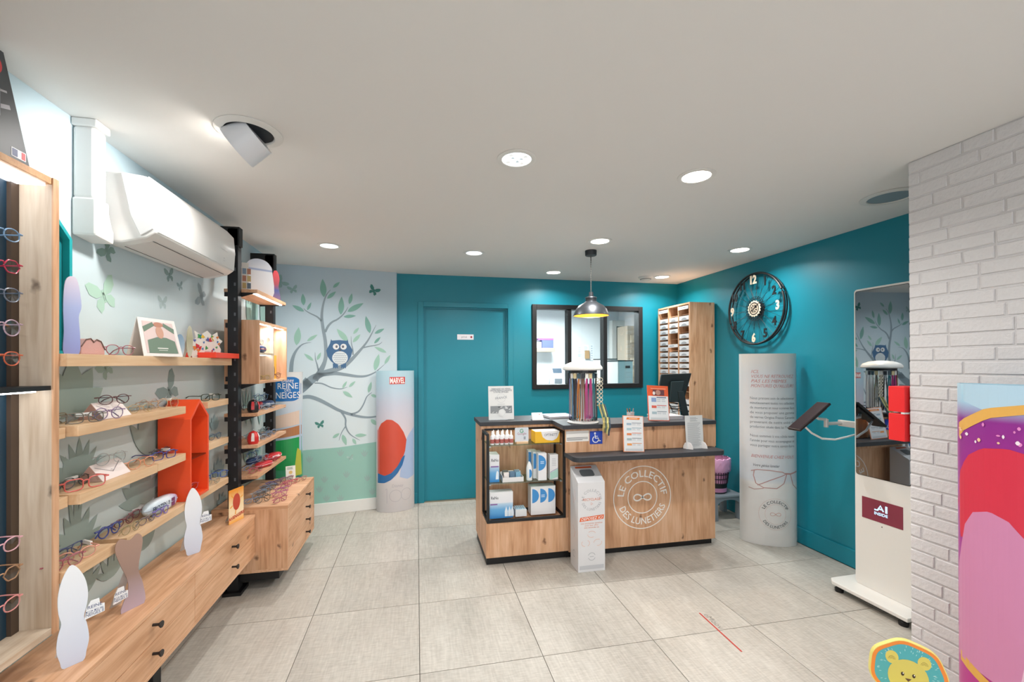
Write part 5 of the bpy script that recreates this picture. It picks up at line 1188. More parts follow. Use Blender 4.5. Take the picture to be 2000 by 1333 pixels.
arc_text(b_, 'LE COLLECTIF', .033, .088, math.pi/2, fl_); b_.build('logo_text', M('#3c4046', .6), t); b_ = MB(); arc_text(b_, 'DES LUNETIERS', .033, .112, -math.pi/2, fl_, inside=True); b_.build('logo_text', M('#3c4046', .6), t)
b_ = MB(); ring2d(b_, .122, .1232, fl_); ring2d(b_, .078, .079, fl_); infinity(b_, .04, .012, .003, fl_); b_.build('logo_rings', M('#cf9f94', .6), t)
# bright pink and gold totem in front of the brick pillar
c_ = PY(1872, 748, 1.33)
t, f = totem('magenta and gold totem in front of the white brick pillar', (c_.x+.175*math.cos(R(-80))+.004, 1.33+.175*math.sin(R(-80)), 0), R(-80), .175, .12, 1.368,
             ramp_z([(0, '#c0358a'), (.3, '#b5308c'), (.36, '#b13a94'), (.8, '#9a2f8e'), (.9, '#8f2f8f'), (.95, '#a9cfe6'), (1, '#b9dcec')], .3, 0, 1.368))
patch(t, 'pale_blue_corner', f(.0008), [(-.174, 1.368), (-.174, 1.32), (-.06, 1.27), (.174, 1.30), (.174, 1.368)], '#b5d3e6', 14)
patch(t, 'gold_ribbon', f(.0012), [(-.174, 1.16), (-.15, 1.22), (-.06, 1.28), (.174, 1.33), (.174, 1.30), (-.05, 1.245), (-.14, 1.18), (-.174, 1.12)], '#e3ae58', 16)
patch(t, 'red_swirl', f(.0010), [(-.165, .9), (-.15, 1.02), (-.12, 1.09), (-.07, 1.13), (0, 1.14), (.07, 1.12), (.13, 1.06), (.174, .97), (.174, .55), (.1, .6), (.02, .8), (-.1, .78), (-.16, .76)], '#d5324a', 20)
patch(t, 'pink_drape', f(.0014), [(-.172, .30), (-.17, .58), (-.15, .7), (-.13, .82), (-.1, .88), (-.05, .9), (.0, .88), (.045, .82), (.06, .72), (.07, .62), (.1, .55), (.174, .48), (.174, .24)], '#cf86ae', 24)
patch(t, 'light_pink_drape', f(.0018), [(.02, .26), (.06, .58), (.1, .5), (.13, .25)], '#e3b9cf', 8)
patch(t, 'gold_ribbon', f(.0020), [(-.174, .33), (-.05, .27), (.174, .22), (.174, .19), (-.05, .235), (-.174, .29)], '#e0a94e', 14)
rnd = random.Random(9)
for i in range(16):
    u, v = rnd.uniform(-.15, .15), rnd.uniform(1.15, 1.235); patch(t, 'sparkle', f(.0022+.00004*i), ell(u, v, rnd.uniform(.003, .008), rnd.uniform(.003, .008), 8), ['#f3e6ef', '#f2c9a0', '#e58ac8'][i % 3], 4)
# ================================================================== RECEPTION COUNTER
CT = M('#34363b', .55); CW = wood('z', 'oak', 1.0)
t = thing('reception_counter', 'oak reception counter with black tops and a white ring logo', 'counter', (.48, 3.02, 0)); counter = t
ZT_ = 1.005
MB().box(.49, 1.09, 3.05, 3.55, 0, .062).build('plinth', BLACK, t, local=False)
MB().box(1.09, 2.325, 3.045, 3.2, 0, .05).build('plinth', BLACK, t, local=False)
MB().box(.482, .498, 3.238, 3.555, .062, ZT_-.03).build('side_panel', CW, t, local=False)          # upper body side, back of the niche
MB().box(.498, 1.10, 3.238, 3.25, .31, ZT_-.03).build('niche_back', CW, t, local=False)
MB().box(.498, 1.10, 3.25, 3.555, .062, ZT_-.03).build('body', CW, t, local=False)
MB().box(.482, 1.10, 3.012, 3.238, .062, .31).build('lower_block', CW, t, bevel=.001, local=False)
MB().box(1.072, 1.10, 3.03, 3.238, .31, ZT_-.03).build('niche_side', CW, t, local=False)
top = [(.47, 3.228), (1.045, 3.228), (1.03, 2.925), (2.29, 2.935), (2.29, 3.26), (1.25, 3.26), (1.25, 3.57), (.47, 3.57)]
MB().prism(top, lambda u, v, q: (u, v, ZT_-.03+q), .03).build('counter_top', CT, t, bevel=.002, local=False)
MB().box(1.06, 2.30, 2.955, 2.975, .80, ZT_-.03).build('upper_front', CW, t, local=False)
MB().box(1.10, 2.30, 2.975, 3.2, .70, ZT_-.031).build('upper_body', CW, t, local=False)
MB().box(1.102, 2.335, 3.012, 3.036, .05, .765).build('front_panel', CW, t, bevel=.001, local=False)
MB().box(2.315, 2.335, 3.036, 3.5, .05, .765).build('side_panel', CW, t, local=False)
MB().prism(rrect(1.063, 2.262, 2.785, 3.05, .05), lambda u, v, q: (u, v, .766+q), .034).build('desk_top', CT, t, bevel=.002, local=False)
# black frame of the display niche
fr = MB(); y0, y1 = 3.008, 3.238
for x0, x1 in ((.487, .505), (1.060, 1.078)):
    fr.box(x0, x1, y0, y0+.018, .325, .95); fr.box(x0, x1, y1-.016, y1, .325, .95); fr.box(x0, x1, y0+.018, y1-.016, .932, .95); fr.box(x0, x1, y0+.018, y1-.016, .31, .328)
fr.box(.487, 1.078, y0, y0+.018, .31, .328); fr.box(.505, 1.06, y1-.014, y1-.001, .94, .955); fr.box(.505, 1.06, y1-.014, y1-.001, .31, .328)
fr.build('niche_frame', BLACK, t, bevel=.001, local=False)
for z in (.862, .588): MB().box(.506, 1.059, y0+.02, y1-.002, z-.006, z).build('glass_shelf', glass('#d4e6de', mixf=.8), t, local=False)
for z in (.85, .575):
    for x_ in (.507, 1.045): MB().box(x_, x_+.014, y0+.03, y0+.05, z-.004, z+.006).build('shelf_clip', M('#b9bcc0', .3, .8), t, local=False)
# ring logo
LW = M('#f3efe9', .5); lc = (1.70, .42); fq = lambda u, v: (lc[0]+u, 3.0112, lc[1]+v)
b_ = MB(); ring2d(b_, .236, .243, fq); ring2d(b_, .118, .125, fq); infinity(b_, .073, .024, .011, fq); b_.build('logo_rings', LW, t, local=False)
b_ = MB(); arc_text(b_, 'LE COLLECTIF', .074, .158, math.pi/2, fq, spacing=1.02, bold=.012); b_.build('logo_text', LW, t, local=False); b_ = MB(); arc_text(b_, 'DES LUNETIERS', .074, .208, -math.pi/2, fq, inside=True, bold=.012); b_.build('logo_text', LW, t, local=False)
# stuck-on labels
a = PY(1105.5, 843, 2.9545); b = PY(1150, 862, 2.9545)
t = thing('paper_label', 'white paper label stuck on the counter front beside blue sign', 'label', (a.x, 2.9545, b.z))
MB().box(a.x, b.x, 2.9535, 2.9548, b.z, a.z).build('sheet', M('#eceae6', .7), t, local=False)
lines2d(MB(), a.x+.006, b.x-.006, b.z+.008, b.z+.032, 3, lambda u, v: (u, 2.953, v), 2, .45).build('print', M('#6f7378', .7), t, local=False)
a = PY(1152, 843, 2.9545); b = PY(1176.5, 867, 2.9545)
t = thing('wheelchair_sign', 'blue square wheelchair access sign on the counter front', 'sign', (a.x, 2.9545, b.z))
MB().box(a.x, b.x, 2.9525, 2.9548, b.z, a.z).build('plate', M('#1f49b6', .4), t, local=False)
sw = (b.x-a.x); fs_ = lambda u, v: (a.x+sw*u, 2.952, b.z+(a.z-b.z)*v)
b_ = MB(); ring2d(b_, .2, .27, lambda u, v: fs_(.45+u, .36+v), 32, R(120), R(370)); disc2d(b_, .4, .84, .075, .075, fs_)
stroke2d(b_, [(.4, .74), (.43, .45), (.66, .45), (.76, .22), (.86, .25)], .075, fs_); stroke2d(b_, [(.42, .6), (.62, .6)], .06, fs_); ring2d(b_, .0, .0, fs_, 3)
b_.build('pictogram', WHITE, t, local=False)
# ------------------------------------------------------------------ things on and in the counter
def sheet_stand(name, label, cat, p, rz, w, h, tilt, base_col, th=.003):
    t = thing(name, label, cat, p, R(rz)); t.rotation_euler = (R(-tilt), 0, R(rz))
    MB().box(-w/2, w/2, 0, th, 0, h).build('panel', M(base_col, .4), t)
    return t
p = PZ(979.5, 820.5, ZT_+.0005)
t = sheet_stand('poster_stand', 'white poster with grey stamp print at left end of counter', 'poster', p, 0, .205, .268, 5, '#e3e5e5')
b_ = MB()
for i, s_ in enumerate(('DEMANDEZ VOS VERRES', 'ORIGINE FRANCE GARANTIE', 'A VOTRE OPTICIEN')): text_on(b_, s_, .017, lambda u, v: (u, -.0006, .24-i*.013+v), width=(.155, .18, .12)[i], bold=.02)
b_.build('lettering', M('#8a9099', .6), t); b_ = MB(); text_on(b_, 'FRANCE', .026, lambda u, v: (u, -.0006, .166+v+u*.12)); b_.build('lettering', M('#8a9099', .6), t)
b_ = MB(); ring2d(b_, .034, .0355, lambda u, v: (u, -.0006, .172+v), 40); rect2d(b_, -.03, .03, .122, .125, f0(.0006)); b_.build('stamp_ring', M('#b9bec4', .6), t)
rnd = random.Random(2)
b_ = MB(); rect2d(b_, -.088, .088, .052, .11, f0(.0006)); ph = b_.build('photo_strip', M('#8d9296', .6), t)
for i in range(26): u = rnd.uniform(-.08, .07); v = rnd.uniform(.055, .1); stroke2d(MB(), [(u, v), (u+.014, v+.006)], .005, f0(.0009+i*.00002)).build('photo_mark', M(['#5d6368', '#c9cdd0', '#e1e3e4'][i % 3], .6), ph)
disc2d(MB(), .005, .055, .03, .03, f0(.0018)).build('round_seal', M('#e6e8e8', .6), t); ring2d(MB(), .024, .025, lambda u, v: (.005+u, -.0021, .055+v), 30).build('seal_ring', M('#b4b9be', .6), t)
MB().box(-.1, .1, -.012, .03, -.0004, .004).build('foot', glass('#e8eef0', mixf=.8), t)
p = PZ(1050, 820.5, ZT_+.0005)
t = thing('card_holder', 'small white card holder on the counter left of the cord carousel', 'card holder', p)
MB().hexa([(-.047, -.02, 0), (.047, -.02, 0), (.047, .03, 0), (-.047, .03, 0), (-.047, .008, .055), (.04, .008, .055), (.04, .018, .055), (-.047, .018, .055)]).build('holder', M('#e4e6e6', .4), t, bevel=.002)
b_ = MB(); disc2d(b_, .015, .043, .004, .004, lambda u, v: (u, -.0212+.028*v/.055, v)); b_.build('red_dot', M('#b5444c', .5), t)
q = PZ(1092, 815, ZT_+.0005)
t = thing('notebook', 'closed lilac-grey notebook lying on the counter behind the carousel', 'notebook', (1.14, 3.42, ZT_+.0005), R(4))
MB().box(-.1, .13, -.12, .1, 0, .003).build('back_cover', M('#6d7280', .5), t); MB().box(-.098, .128, -.118, .098, .003, .014).build('pages', M('#e3e2e0', .7), t); MB().box(-.1, .13, -.12, .1, .014, .017).build('front_cover', M('#a9acc4', .5), t)
# spectacle-cord carousel
cp = PZ(1138, 822, ZT_+.0005); cx_, cyy = PY(1138, 822, 3.055).x, 3.055
t = thing('cord_carousel', 'white carousel with domed top and bundles of coloured spectacle cords', 'carousel', (cx_, cyy, ZT_+.0005))
MB().lathe([(0, 0), (.115, 0), (.118, .006), (.10, .014), (.02, .018), (0, .018)], n=40).build('base', M('#e6e4e0', .4), t, smooth=True)
MB().cyl((0, 0, .016), (0, 0, .40), .014, n=20).build('pole', M('#dfe0e0', .35), t, smooth=True)
MB().lathe([(0, .393), (.140, .395), (.149, .402), (.148, .418), (.132, .438), (.09, .455), (.04, .463), (0, .465)], n=48).build('dome', M('#e9e7e3', .35), t, smooth=True)
MB().lathe([(.105, .375), (.108, .375), (.108, .396), (.105, .396)], n=32, close=True).build('hook_ring', M('#24262b', .4), t)
cols = ['#6f6f9a', '#5f86a8', '#2f2a28', '#c07a3a', '#7a4a2e', '#c0488a', '#b23a7a', '#1f6f7a', '#262629', '#3a3a3c', '#77706a', '#e3e1de', '#cfd0d0', '#e9e7e4', '#9aa7b0', '#b05a78', '#a84050', '#8a7aa0', '#2a2a2c', '#d5c9a0']
rnd = random.Random(4); SG = []
for i in range(20):
    a_ = R(-180+i*(300/19)+6); rr_ = .106; col = cols[i]
    tx_, ty_ = -math.sin(a_), math.cos(a_); bx, by = rr_*math.cos(a_), rr_*math.sin(a_)
    tg = MB(); tg.hexa([(bx-tx_*.012, by-ty_*.012, .335), (bx+tx_*.012, by+ty_*.012, .335), (bx*1.04+tx_*.012, by*1.04+ty_*.012, .335), (bx*1.04-tx_*.012, by*1.04-ty_*.012, .335),
              (bx-tx_*.012, by-ty_*.012, .372), (bx+tx_*.012, by+ty_*.012, .372), (bx*1.04+tx_*.012, by*1.04+ty_*.012, .372), (bx*1.04-tx_*.012, by*1.04-ty_*.012, .372)])
    tg.build('hang_tag', M(['#2a2f38', '#e6e4de', '#d9c79a', '#3f5560'][i % 4], .5), t)
    c_ = MB()
    for k in range(7):
        o1 = rnd.uniform(-.016, .016); o2 = rnd.uniform(-.006, .012); zb_ = rnd.uniform(.022, .05)
        c_.tube([(bx+tx_*o1*.4, by+ty_*o1*.4, .334), (bx*(1+o2)+tx_*o1, by*(1+o2)+ty_*o1, .2), (bx*(1+o2)+tx_*o1*1.2, by*(1+o2)+ty_*o1*1.2, zb_)], .0021, 5)
    cd_ = c_.build('cord_bundle', M(col, .6), t)
    e_ = MB()
    for k in range(3): o1 = (k-1)*.01; e_.cyl((bx+tx_*o1, by+ty_*o1, .02), (bx+tx_*o1, by+ty_*o1, .036), .0028, n=6)
    e_.build('loop_end', M('#1d1d20', .5), cd_)
ax, ay = .112*math.cos(R(-35)), .112*math.sin(R(-35))
for j in range(2):
    m = MB()
    for k in range(7): 
        zc_ = .325-k*.03; m.tube([(ax+j*.028+.012*math.cos(b1), ay-.004, zc_+.013*math.sin(b1)) for b1 in [q_*math.pi/5 for q_ in range(10)]], .0034, 5, True)
    m.build('ring_chain', M('#ddd3bd', .4), t)
for j, (c1, dx_) in enumerate((('#b9a86a', .006), ('#5f6a5a', .022), ('#c9bf7a', .036), ('#40505c', .05))):
    m = MB(); m.tube([(ax+dx_, ay-.01, .14), (ax+dx_+.006, ay-.05, .07), (ax+dx_+.002, ay-.092+.001*j, .012), (ax+dx_-.004, ay-.093, -.045-.012*j), (ax+dx_+.006, ay-.095, -.02), (ax+dx_+.012, ay-.07, .05)], .0065, 6); m.build('scarf_cord', M(c1, .7, var=.35, bscale=60), t)
# price list boards
def price_board(label, p, rz, w, h, tilt, head, body, z_head):
    t = sheet_stand('price_board', label, 'price board', p, rz, w, h, tilt, '#e89a72' if not head else '#e2613a', .004)
    MB().box(-w/2+.005, w/2-.005, -.0012, 0, .005, h-.005 if not head else h*.70).build('sheet', M('#e4e6e8', .5), t)
    rows_ = 5 if not head else 3; y1 = h*.84 if not head else h*.66; y0_ = h*.14; st_ = (y1-y0_)/rows_
    for i in range(rows_):
        z = y1-(i+.75)*st_; c_ = ['#9fb4c4', '#a9c4cc', '#e58a5a', '#a9b9bc', '#efa05a'][i] if not head else ['#8ea4cc', '#e06a5a', '#a9bcc4'][i]
        k_h = st_*.42 if not (head and i == 0) else st_*.7
        rect2d(MB(), -w*.33, -w*.10, z, z+k_h, f0(.0016)).build('price_block', M(c_, .5), t)
        b_ = MB(); rect2d(b_, -w*.08, w*.38, z+k_h*.95, z+k_h*1.2, f0(.0016)); b_.build('heading_bar', M(['#6f7a86', '#7fa0b4', '#d9734a', '#7a8488', '#e0924a'][i] if not head else ['#6f7a90', '#d0554a', '#7a8890'][i], .5), t)
        b_ = MB(); lines2d(b_, -w*.07, w*.12, z, z+k_h*.8, 2, f0(.0016), i, .4); lines2d(b_, w*.16, w*.36, z, z+k_h*.8, 2, f0(.0016), i+3, .4); b_.build('print', M('#b9bec4', .6), t)
    b_ = MB(); rect2d(b_, -w*.4, w*.4, h*.03, h*.09, f0(.0016)); b_.build('footer_band', M('#ccd0d2', .6), t)
    if not head:
        b_ = MB(); b_.add([f0(.0018)(u, v) for u, v in ((-w*.34, h*.89), (w*.30, h*.89), (w*.33, h*.95), (-w*.31, h*.95))], [(0, 1, 2, 3)]); b_.build('title_band', M('#e8803a', .5), t)
        b_ = MB(); rect2d(b_, -w*.22, w*.2, h*.912, h*.928, f0(.0022)); b_.build('title_print', M('#f2d9b4', .5), t)
    else:
        b_ = MB(); rect2d(b_, -w*.25, w*.3, h*.72, h*.88, f0(.0018)); b_.build('photo', M('#6a3f44', .5), t)
        b_ = MB(); disc2d(b_, 0, h*.80, w*.12, h*.075, f0(.0022)); b_.build('photo_face', M('#b58a7c', .5), t); b_ = MB(); disc2d(b_, -w*.2, h*.78, w*.06, h*.05, f0(.0022)); b_.build('photo_cup', M('#e0dcd8', .5), t)
        b_ = MB(); rect2d(b_, -w*.35, w*.38, h*.905, h*.92, f0(.0018)); b_.build('title_print', M('#f3b59a', .5), t)
    MB().hexa([(-.03, .004, h*.5), (.03, .004, h*.5), (.03, .006, h*.5), (-.03, .006, h*.5), (-.03, h*.28, .0105), (.03, h*.28, .0105), (.03, h*.28+.002, .0105), (-.03, h*.28+.002, .0105)]).build('strut', M('#d8d4d0', .5), t)
    return t
p = PZ(1238.5, 885, .8005); t = price_board('white price board with orange edge leaning on the lower desk', p, 4, .172, .262, 9, False, None, 0); t.rotation_euler = (R(-9), R(4), R(4)); t.location.z += .006
p = PZ(1287.5, 824, ZT_+.0005); t = price_board('orange topped price board on the raised counter', p, 4, .185, .27, 9, True, None, 0); t.rotation_euler = (R(-9), R(3.5), R(4)); t.location.z += .006
p = PZ(1358, 877, .8005)
t = sheet_stand('notice_stand', 'white printed notice in a stand with rounded feet on lower desk', 'notice', p, 2, .152, .252, 4, '#dedfdf')
lines2d(MB(), -.06, .06, .018, .20, 24, f0(.0008), 6, .32).build('print', M('#a4a7aa', .7), t); lines2d(MB(), -.035, .035, .205, .24, 4, f0(.0008), 8, .3).build('heading', M('#8a8d90', .7), t)
for x_ in (-.062, .062):
    pts_ = [(-.05, 0), (.05, 0), (.048, .02), (.03, .045), (.004, .052), (-.004, .052), (-.03, .045), (-.048, .02)]
    MB().prism(pts_, lambda u, v, q: (x_+(.0 if x_ < 0 else .0)+q-.002+(u*-.25 if x_ < 0 else u*-.25), u*.8, v), .004).build('foot', M('#e8e4e2', .5), t)
# pens, papers and the till screen behind the raised top
q = PZ(1233, 806, ZT_+.0005)
t = thing('pen_cup', 'small cup of pens and spectacle arms behind the white price board', 'pen cup', (1.66, 3.12, ZT_+.0005))
MB().lathe([(.026, 0), (.03, .06), (.028, .06), (.024, .004), (0, .004)], n=20).build('cup', M('#c2c4c6', .4), t, smooth=True)
for i in range(5): a_ = i*1.3; MB().cyl((.012*math.cos(a_), .012*math.sin(a_), .006), (.026*math.cos(a_), .026*math.sin(a_), .088), .0035, n=8).build('pen', M(['#b33a34', '#8a7a5a', '#b56a3a', '#444', '#9a9a9a'][i] if i != 3 else '#444444', .4), t)
t = thing('paper_stack', 'untidy stack of papers on the raised counter behind orange board', 'paper', (1.98, 3.14, ZT_+.0005))
for i in range(7): MB().box(-.12+.01*(i % 3), .1+.012*(i % 2), -.08, .08, .004*i, .004*i+.003).build('sheet', M(['#dcdcde', '#c9c4d4', '#e6e4e0', '#b9bcc2'][i % 4], .7), t)
t = thing('staff_desk', 'dark staff desk behind the raised counter', 'desk', (1.8, 3.5, 0))
MB().box(1.26, 2.31, 3.262, 3.8, .72, .745).build('desk_top', CT, t, local=False)
for x_ in (1.3, 2.27): MB().box(x_, x_+.03, 3.3, 3.76, 0, .72).build('leg', BLACK, t, local=False)
mp = PY(1313, 757, 3.45)
t = thing('till_monitor', 'black till monitor seen from behind with slanted stand behind the counter', 'monitor', (mp.x, 3.45, .7455), R(-12))
DG = M('#16262a', .45); zc_ = mp.z-.7455
m = MB(); m.hexa([(-.14, -.012, zc_-.1), (.105, -.012, zc_-.1), (.105, .018, zc_-.1), (-.14, .018, zc_-.1), (-.12, -.072, zc_+.118), (.145, -.072, zc_+.128), (.145, -.042, zc_+.128), (-.12, -.042, zc_+.118)]); m.build('screen_housing', DG, t, bevel=.006)
MB().hexa([(-.045, -.05, zc_-.13), (.055, -.05, zc_-.13), (.055, -.005, zc_-.13), (-.045, -.005, zc_-.13), (-.04, -.085, zc_+.055), (.075, -.085, zc_+.06), (.075, -.06, zc_+.06), (-.04, -.06, zc_+.055)]).build('rear_cover', M('#1d3034', .5), t, bevel=.006)
MB().hexa([(.12, -.02, 0), (.19, -.02, 0), (.19, .03, 0), (.12, .03, 0), (.02, -.075, zc_-.03), (.075, -.075, zc_-.03), (.075, -.045, zc_-.03), (.02, -.045, zc_-.03)]).build('stand_arm', DG, t, bevel=.005)
MB().box(-.02, .22, -.07, .12, 0, .012).build('stand_foot', DG, t, bevel=.004)
b_ = MB()
for k in range(3): b_.tube([(-.09+.02*k, -.03, zc_-.12), (-.02, -.06, zc_-.17-.02*k), (.08, -.05, zc_-.16-.02*k)], .004, 6)
b_.build('cable', M('#101214', .5), t)
# ------------------------------------------------------------------ stock in the display niche
YS = 3.10; zu, zm_, zl_ = .8625, .5885, .3105
for i in range(9):
    r_ = i % 2; x_ = .535+i*.0175+.0*r_; y_ = 3.055+.045*r_
    t = thing('dropper_bottle', '%s red-labelled dropper bottle from the left in the %s row on top glass shelf' % (['first', 'second', 'third', 'fourth', 'fifth'][i//2], ('front', 'back')[r_]), 'bottle', (x_, y_, zu+.0005), group='dropper bottles on the top glass shelf')
    MB().lathe([(0, 0), (.0145, 0), (.0152, .004), (.0152, .058), (.011, .066), (.0065, .07), (0, .07)], n=18).build('body', M('#e6e6e8', .35), t, smooth=True)
    MB().lathe([(.0155, .012), (.0156, .012), (.0156, .04), (.0155, .04)], n=18, close=True).build('label_band', M('#b0625c', .5, var=.5, bscale=260), t)
    MB().lathe([(.0072, .069), (.0072, .084), (.0035, .1), (0, .101)], n=14).build('cap', M('#f1f1f2', .35), t, smooth=True)
t = thing('review_card', 'small pale card on a wooden foot on the top glass shelf', 'card', (.755, 3.055, zu+.0005), R(3))
MB().box(-.045, .045, -.02, .02, 0, .016).build('wood_foot', wood('x', 'pale', .1), t, bevel=.002)
MB().prism(rrect(-.052, .052, .012, .118, .008), lambda u, v, q: (u, -.002+q, v), .003).build('card', M('#d3dbe4', .3), t)
b_ = MB(); ring2d(b_, .010, .015, lambda u, v: (u, -.0026, .094+v), 24, R(40), R(340)); rect2d(b_, .0, .014, .0915, .0955, f0(.0026)); b_.build('round_mark', M('#3a9a6a', .4), t)
b_ = MB(); text_on(b_, 'Google', .024, lambda u, v: (u, -.0026, .066+v)); b_.build('lettering', M('#a86a7a', .5), t)
rect2d(MB(), .014, .03, .03, .052, f0(.0026)).build('tap_mark', M('#9aa4ae', .5), t)
def carton(label, x0, x1, y0, y1, z0, h, front, side=None, group=None):
    t = thing('carton', label, 'box', ((x0+x1)/2, (y0+y1)/2, z0+.0005), group=group); w_, d_ = (x1-x0)/2, (y1-y0)/2
    MB().box(-w_, w_, -d_, d_, 0, h).build('carton_body', front if not isinstance(front, str) else M(front, .45), t, bevel=.0012)
    return t, w_, d_
def fb_(d_, o_=.0006): return lambda u, v: (u, -d_-o_, v)
t, w_, d_ = carton('yellow and white lens wipe box on the top glass shelf', .855, 1.045, 3.045, 3.16, zu, .085, '#eeb92c')
patch(t, 'white_panel', fb_(d_), [(-.05, .085), (-.045, .05), (-.01, .022), (.04, .014), (.07, .03), (.09, .06), (.094, .085)], '#e8e8ea', 12); b_ = MB(); text_on(b_, 'OPTINETT', .026, lambda u, v: (.025+u, -d_-.0014, .05+v), width=.1); b_.build('lettering', M('#6a6e78', .5), t)
MB().box(-w_+.004, w_-.002, -d_+.002, d_-.002, .085, .0858).build('white_lid', M('#ececee', .5), t)
RN = lambda h: ramp_z([(0, '#2f86cc'), (.35, '#6aaee0'), (.55, '#b9d4ea'), (.6, '#e6e8ee'), (1, '#eceef0')], .4, 0, h)
for i in range(2):
    t, w_, d_ = carton(['tall blue and white solution carton at front left of middle glass shelf', 'tall blue and white solution carton behind its twin'][i], .517+.0*i, .588, 3.06+i*.07, 3.12+i*.07, zm_, .198, RN(.198))
    if i == 0:
        b_ = MB(); text_on(b_, 'ReNu', .03, lambda u, v: (u+.002, -d_-.0008, .15+v), width=.052, bold=.01); b_.build('lettering', M('#4a4f58', .5), t)
        rect2d(MB(), -.028, .03, .108, .118, fb_(d_)).build('purple_band', M('#8a6aa8', .5), t); patch(t, 'bottle_print', fb_(d_), [(.008, .02), (.03, .02), (.03, .07), (.02, .085), (.012, .07)], '#e2edf5', 6)
t, w_, d_ = carton('wide blue and white solution carton in bottom left of the niche', .514, .686, 3.045, 3.12, .3285, .19, RN(.19))
b_ = MB(); text_on(b_, 'ReNu', .03, lambda u, v: (-.05+u, -d_-.0008, .14+v), width=.052, bold=.01); b_.build('lettering', M('#4a4f58', .5), t); rect2d(MB(), -.082, -.03, .098, .108, fb_(d_)).build('purple_band', M('#8a6aa8', .5), t)
for x_ in (.035, .06, .08): patch(t, 'bottle_print', fb_(d_, .0008), [(x_-.011, .012), (x_+.011, .012), (x_+.011, .05), (x_, .085), (x_-.011, .05)], '#dfeaf4', 6)
# shallow tray of small boxes
t = thing('sample_tray', 'shallow white tray of small lens boxes on the middle glass shelf', 'tray', (.68, 3.09, zm_+.0005))
m = MB(); m.box(-.072, .085, -.05, .05, 0, .003).box(-.072, .085, -.05, -.047, .003, .034).box(-.072, .085, .047, .05, .003, .055).box(-.072, -.069, -.047, .047, .003, .045).box(.082, .085, -.047, .047, .003, .034); m.build('tray', M('#e4e2e2', .5), t)
for i in range(6):
    x_ = -.06+.044*(i % 3); y_ = -.03+.04*(i//3)
    MB().box(.68+x_, .68+x_+.038, 3.09+y_-.008, 3.09+y_+.014, zm_+.0042, zm_+.066+.006*(i % 2)).build('lens_box', M(['#e9e4e2', '#5f7f9a', '#7fb0cc', '#6a6f6a', '#dfe3ea', '#88a0b0'][i], .5, var=.25, bscale=160), label=['white lens box at front left of the sample tray', 'slate lens box at front middle of the sample tray', 'light blue lens box at front right of the sample tray', 'dark lens box at back left of the sample tray', 'pale lens box at back middle of the sample tray', 'grey-blue lens box at back right of the sample tray'][i], cat='box', group='small boxes in the sample tray')
t = thing('solution_bottle', 'white pointed solution bottle with blue half-disc on the middle shelf', 'bottle', (.815, 3.07, zm_+.0005))
MB().lathe([(0, 0), (.022, 0), (.023, .004), (.023, .092), (.02, .102), (.013, .12), (.006, .135), (0, .137)], n=20).build('body', M('#eceef0', .35), t, smooth=True)
patch(t, 'half_disc', lambda u, v: (u, -.0236*math.sqrt(max(0, 1-(u/.0237)**2))-.0003, v), [(-.005, .02)] + [(-.005+.022*math.cos(R(a_)), .052+.032*math.sin(R(a_))) for a_ in range(-90, 91, 15)], '#3f8fd0', 8)
def halfdisc(t, f, cx, cy, r_, col='#3f8fd0'):
    return patch(t, 'half_disc', f, [(cx+r_*math.cos(R(a_)), cy+r_*math.sin(R(a_))) for a_ in range(-90, 91, 12)], col, 12)
for i in range(3):
    t, w_, d_ = carton(['front tall white carton with blue half-disc on the middle glass shelf', 'second tall white half-disc carton from the front', 'third tall white half-disc carton at the back'][i], .875-.022*i, .94-.022*i, 3.035+.062*i, 3.092+.062*i, zm_, .2, '#e8e8ea')
    halfdisc(t, fb_(d_), -.03, .13, .058); 
    if i == 0:
        b_ = MB(); lines2d(b_, -.016, .012, .12, .144, 2, fb_(d_, .0012), 2, .55); b_.build('print', M('#b9d6f0', .5), t)
t, w_, d_ = carton('tall white carton with green leaf print at right of middle shelf', .965, 1.03, 3.04, 3.1, zm_, .185, '#e2e2e4')
patch(t, 'leaf_print', fb_(d_), [(-.03, .0), (.032, .02), (.032, .08), (-.03, .05)], '#a9cfc4', 8); b_ = MB(); stroke2d(b_, [(-.03, .055), (.032, .085)], .003, fb_(d_, .0012)); b_.build('purple_line', M('#8a7ab0', .5), t)
lines2d(MB(), -.015, .02, .1, .16, 5, fb_(d_), 3, .3).build('print', M('#b4b6bc', .6), t)
t, w_, d_ = carton('wide white carton with three blue half-discs in bottom right of the niche', .825, 1.015, 3.06, 3.15, .3285, .21, '#e6e6e8')
for k in range(3): halfdisc(t, fb_(d_), -.085+.062*k, .14, .052)
b_ = MB(); lines2d(b_, -.016, .012, .126, .15, 2, fb_(d_, .0012), 2, .55); b_.build('print', M('#b9d6f0', .5), t)
t, w_, d_ = carton('small flat white box with blue vials in bottom middle of the niche', .705, .79, 3.05, 3.13, .3285, .05, '#e4e6e8')
for k in range(5): MB().cyl((-.03+.015*k, -.03, .052), (-.03+.015*k, .03, .056), .006, n=10).build('vial', M('#bfe0ef', .3), t)

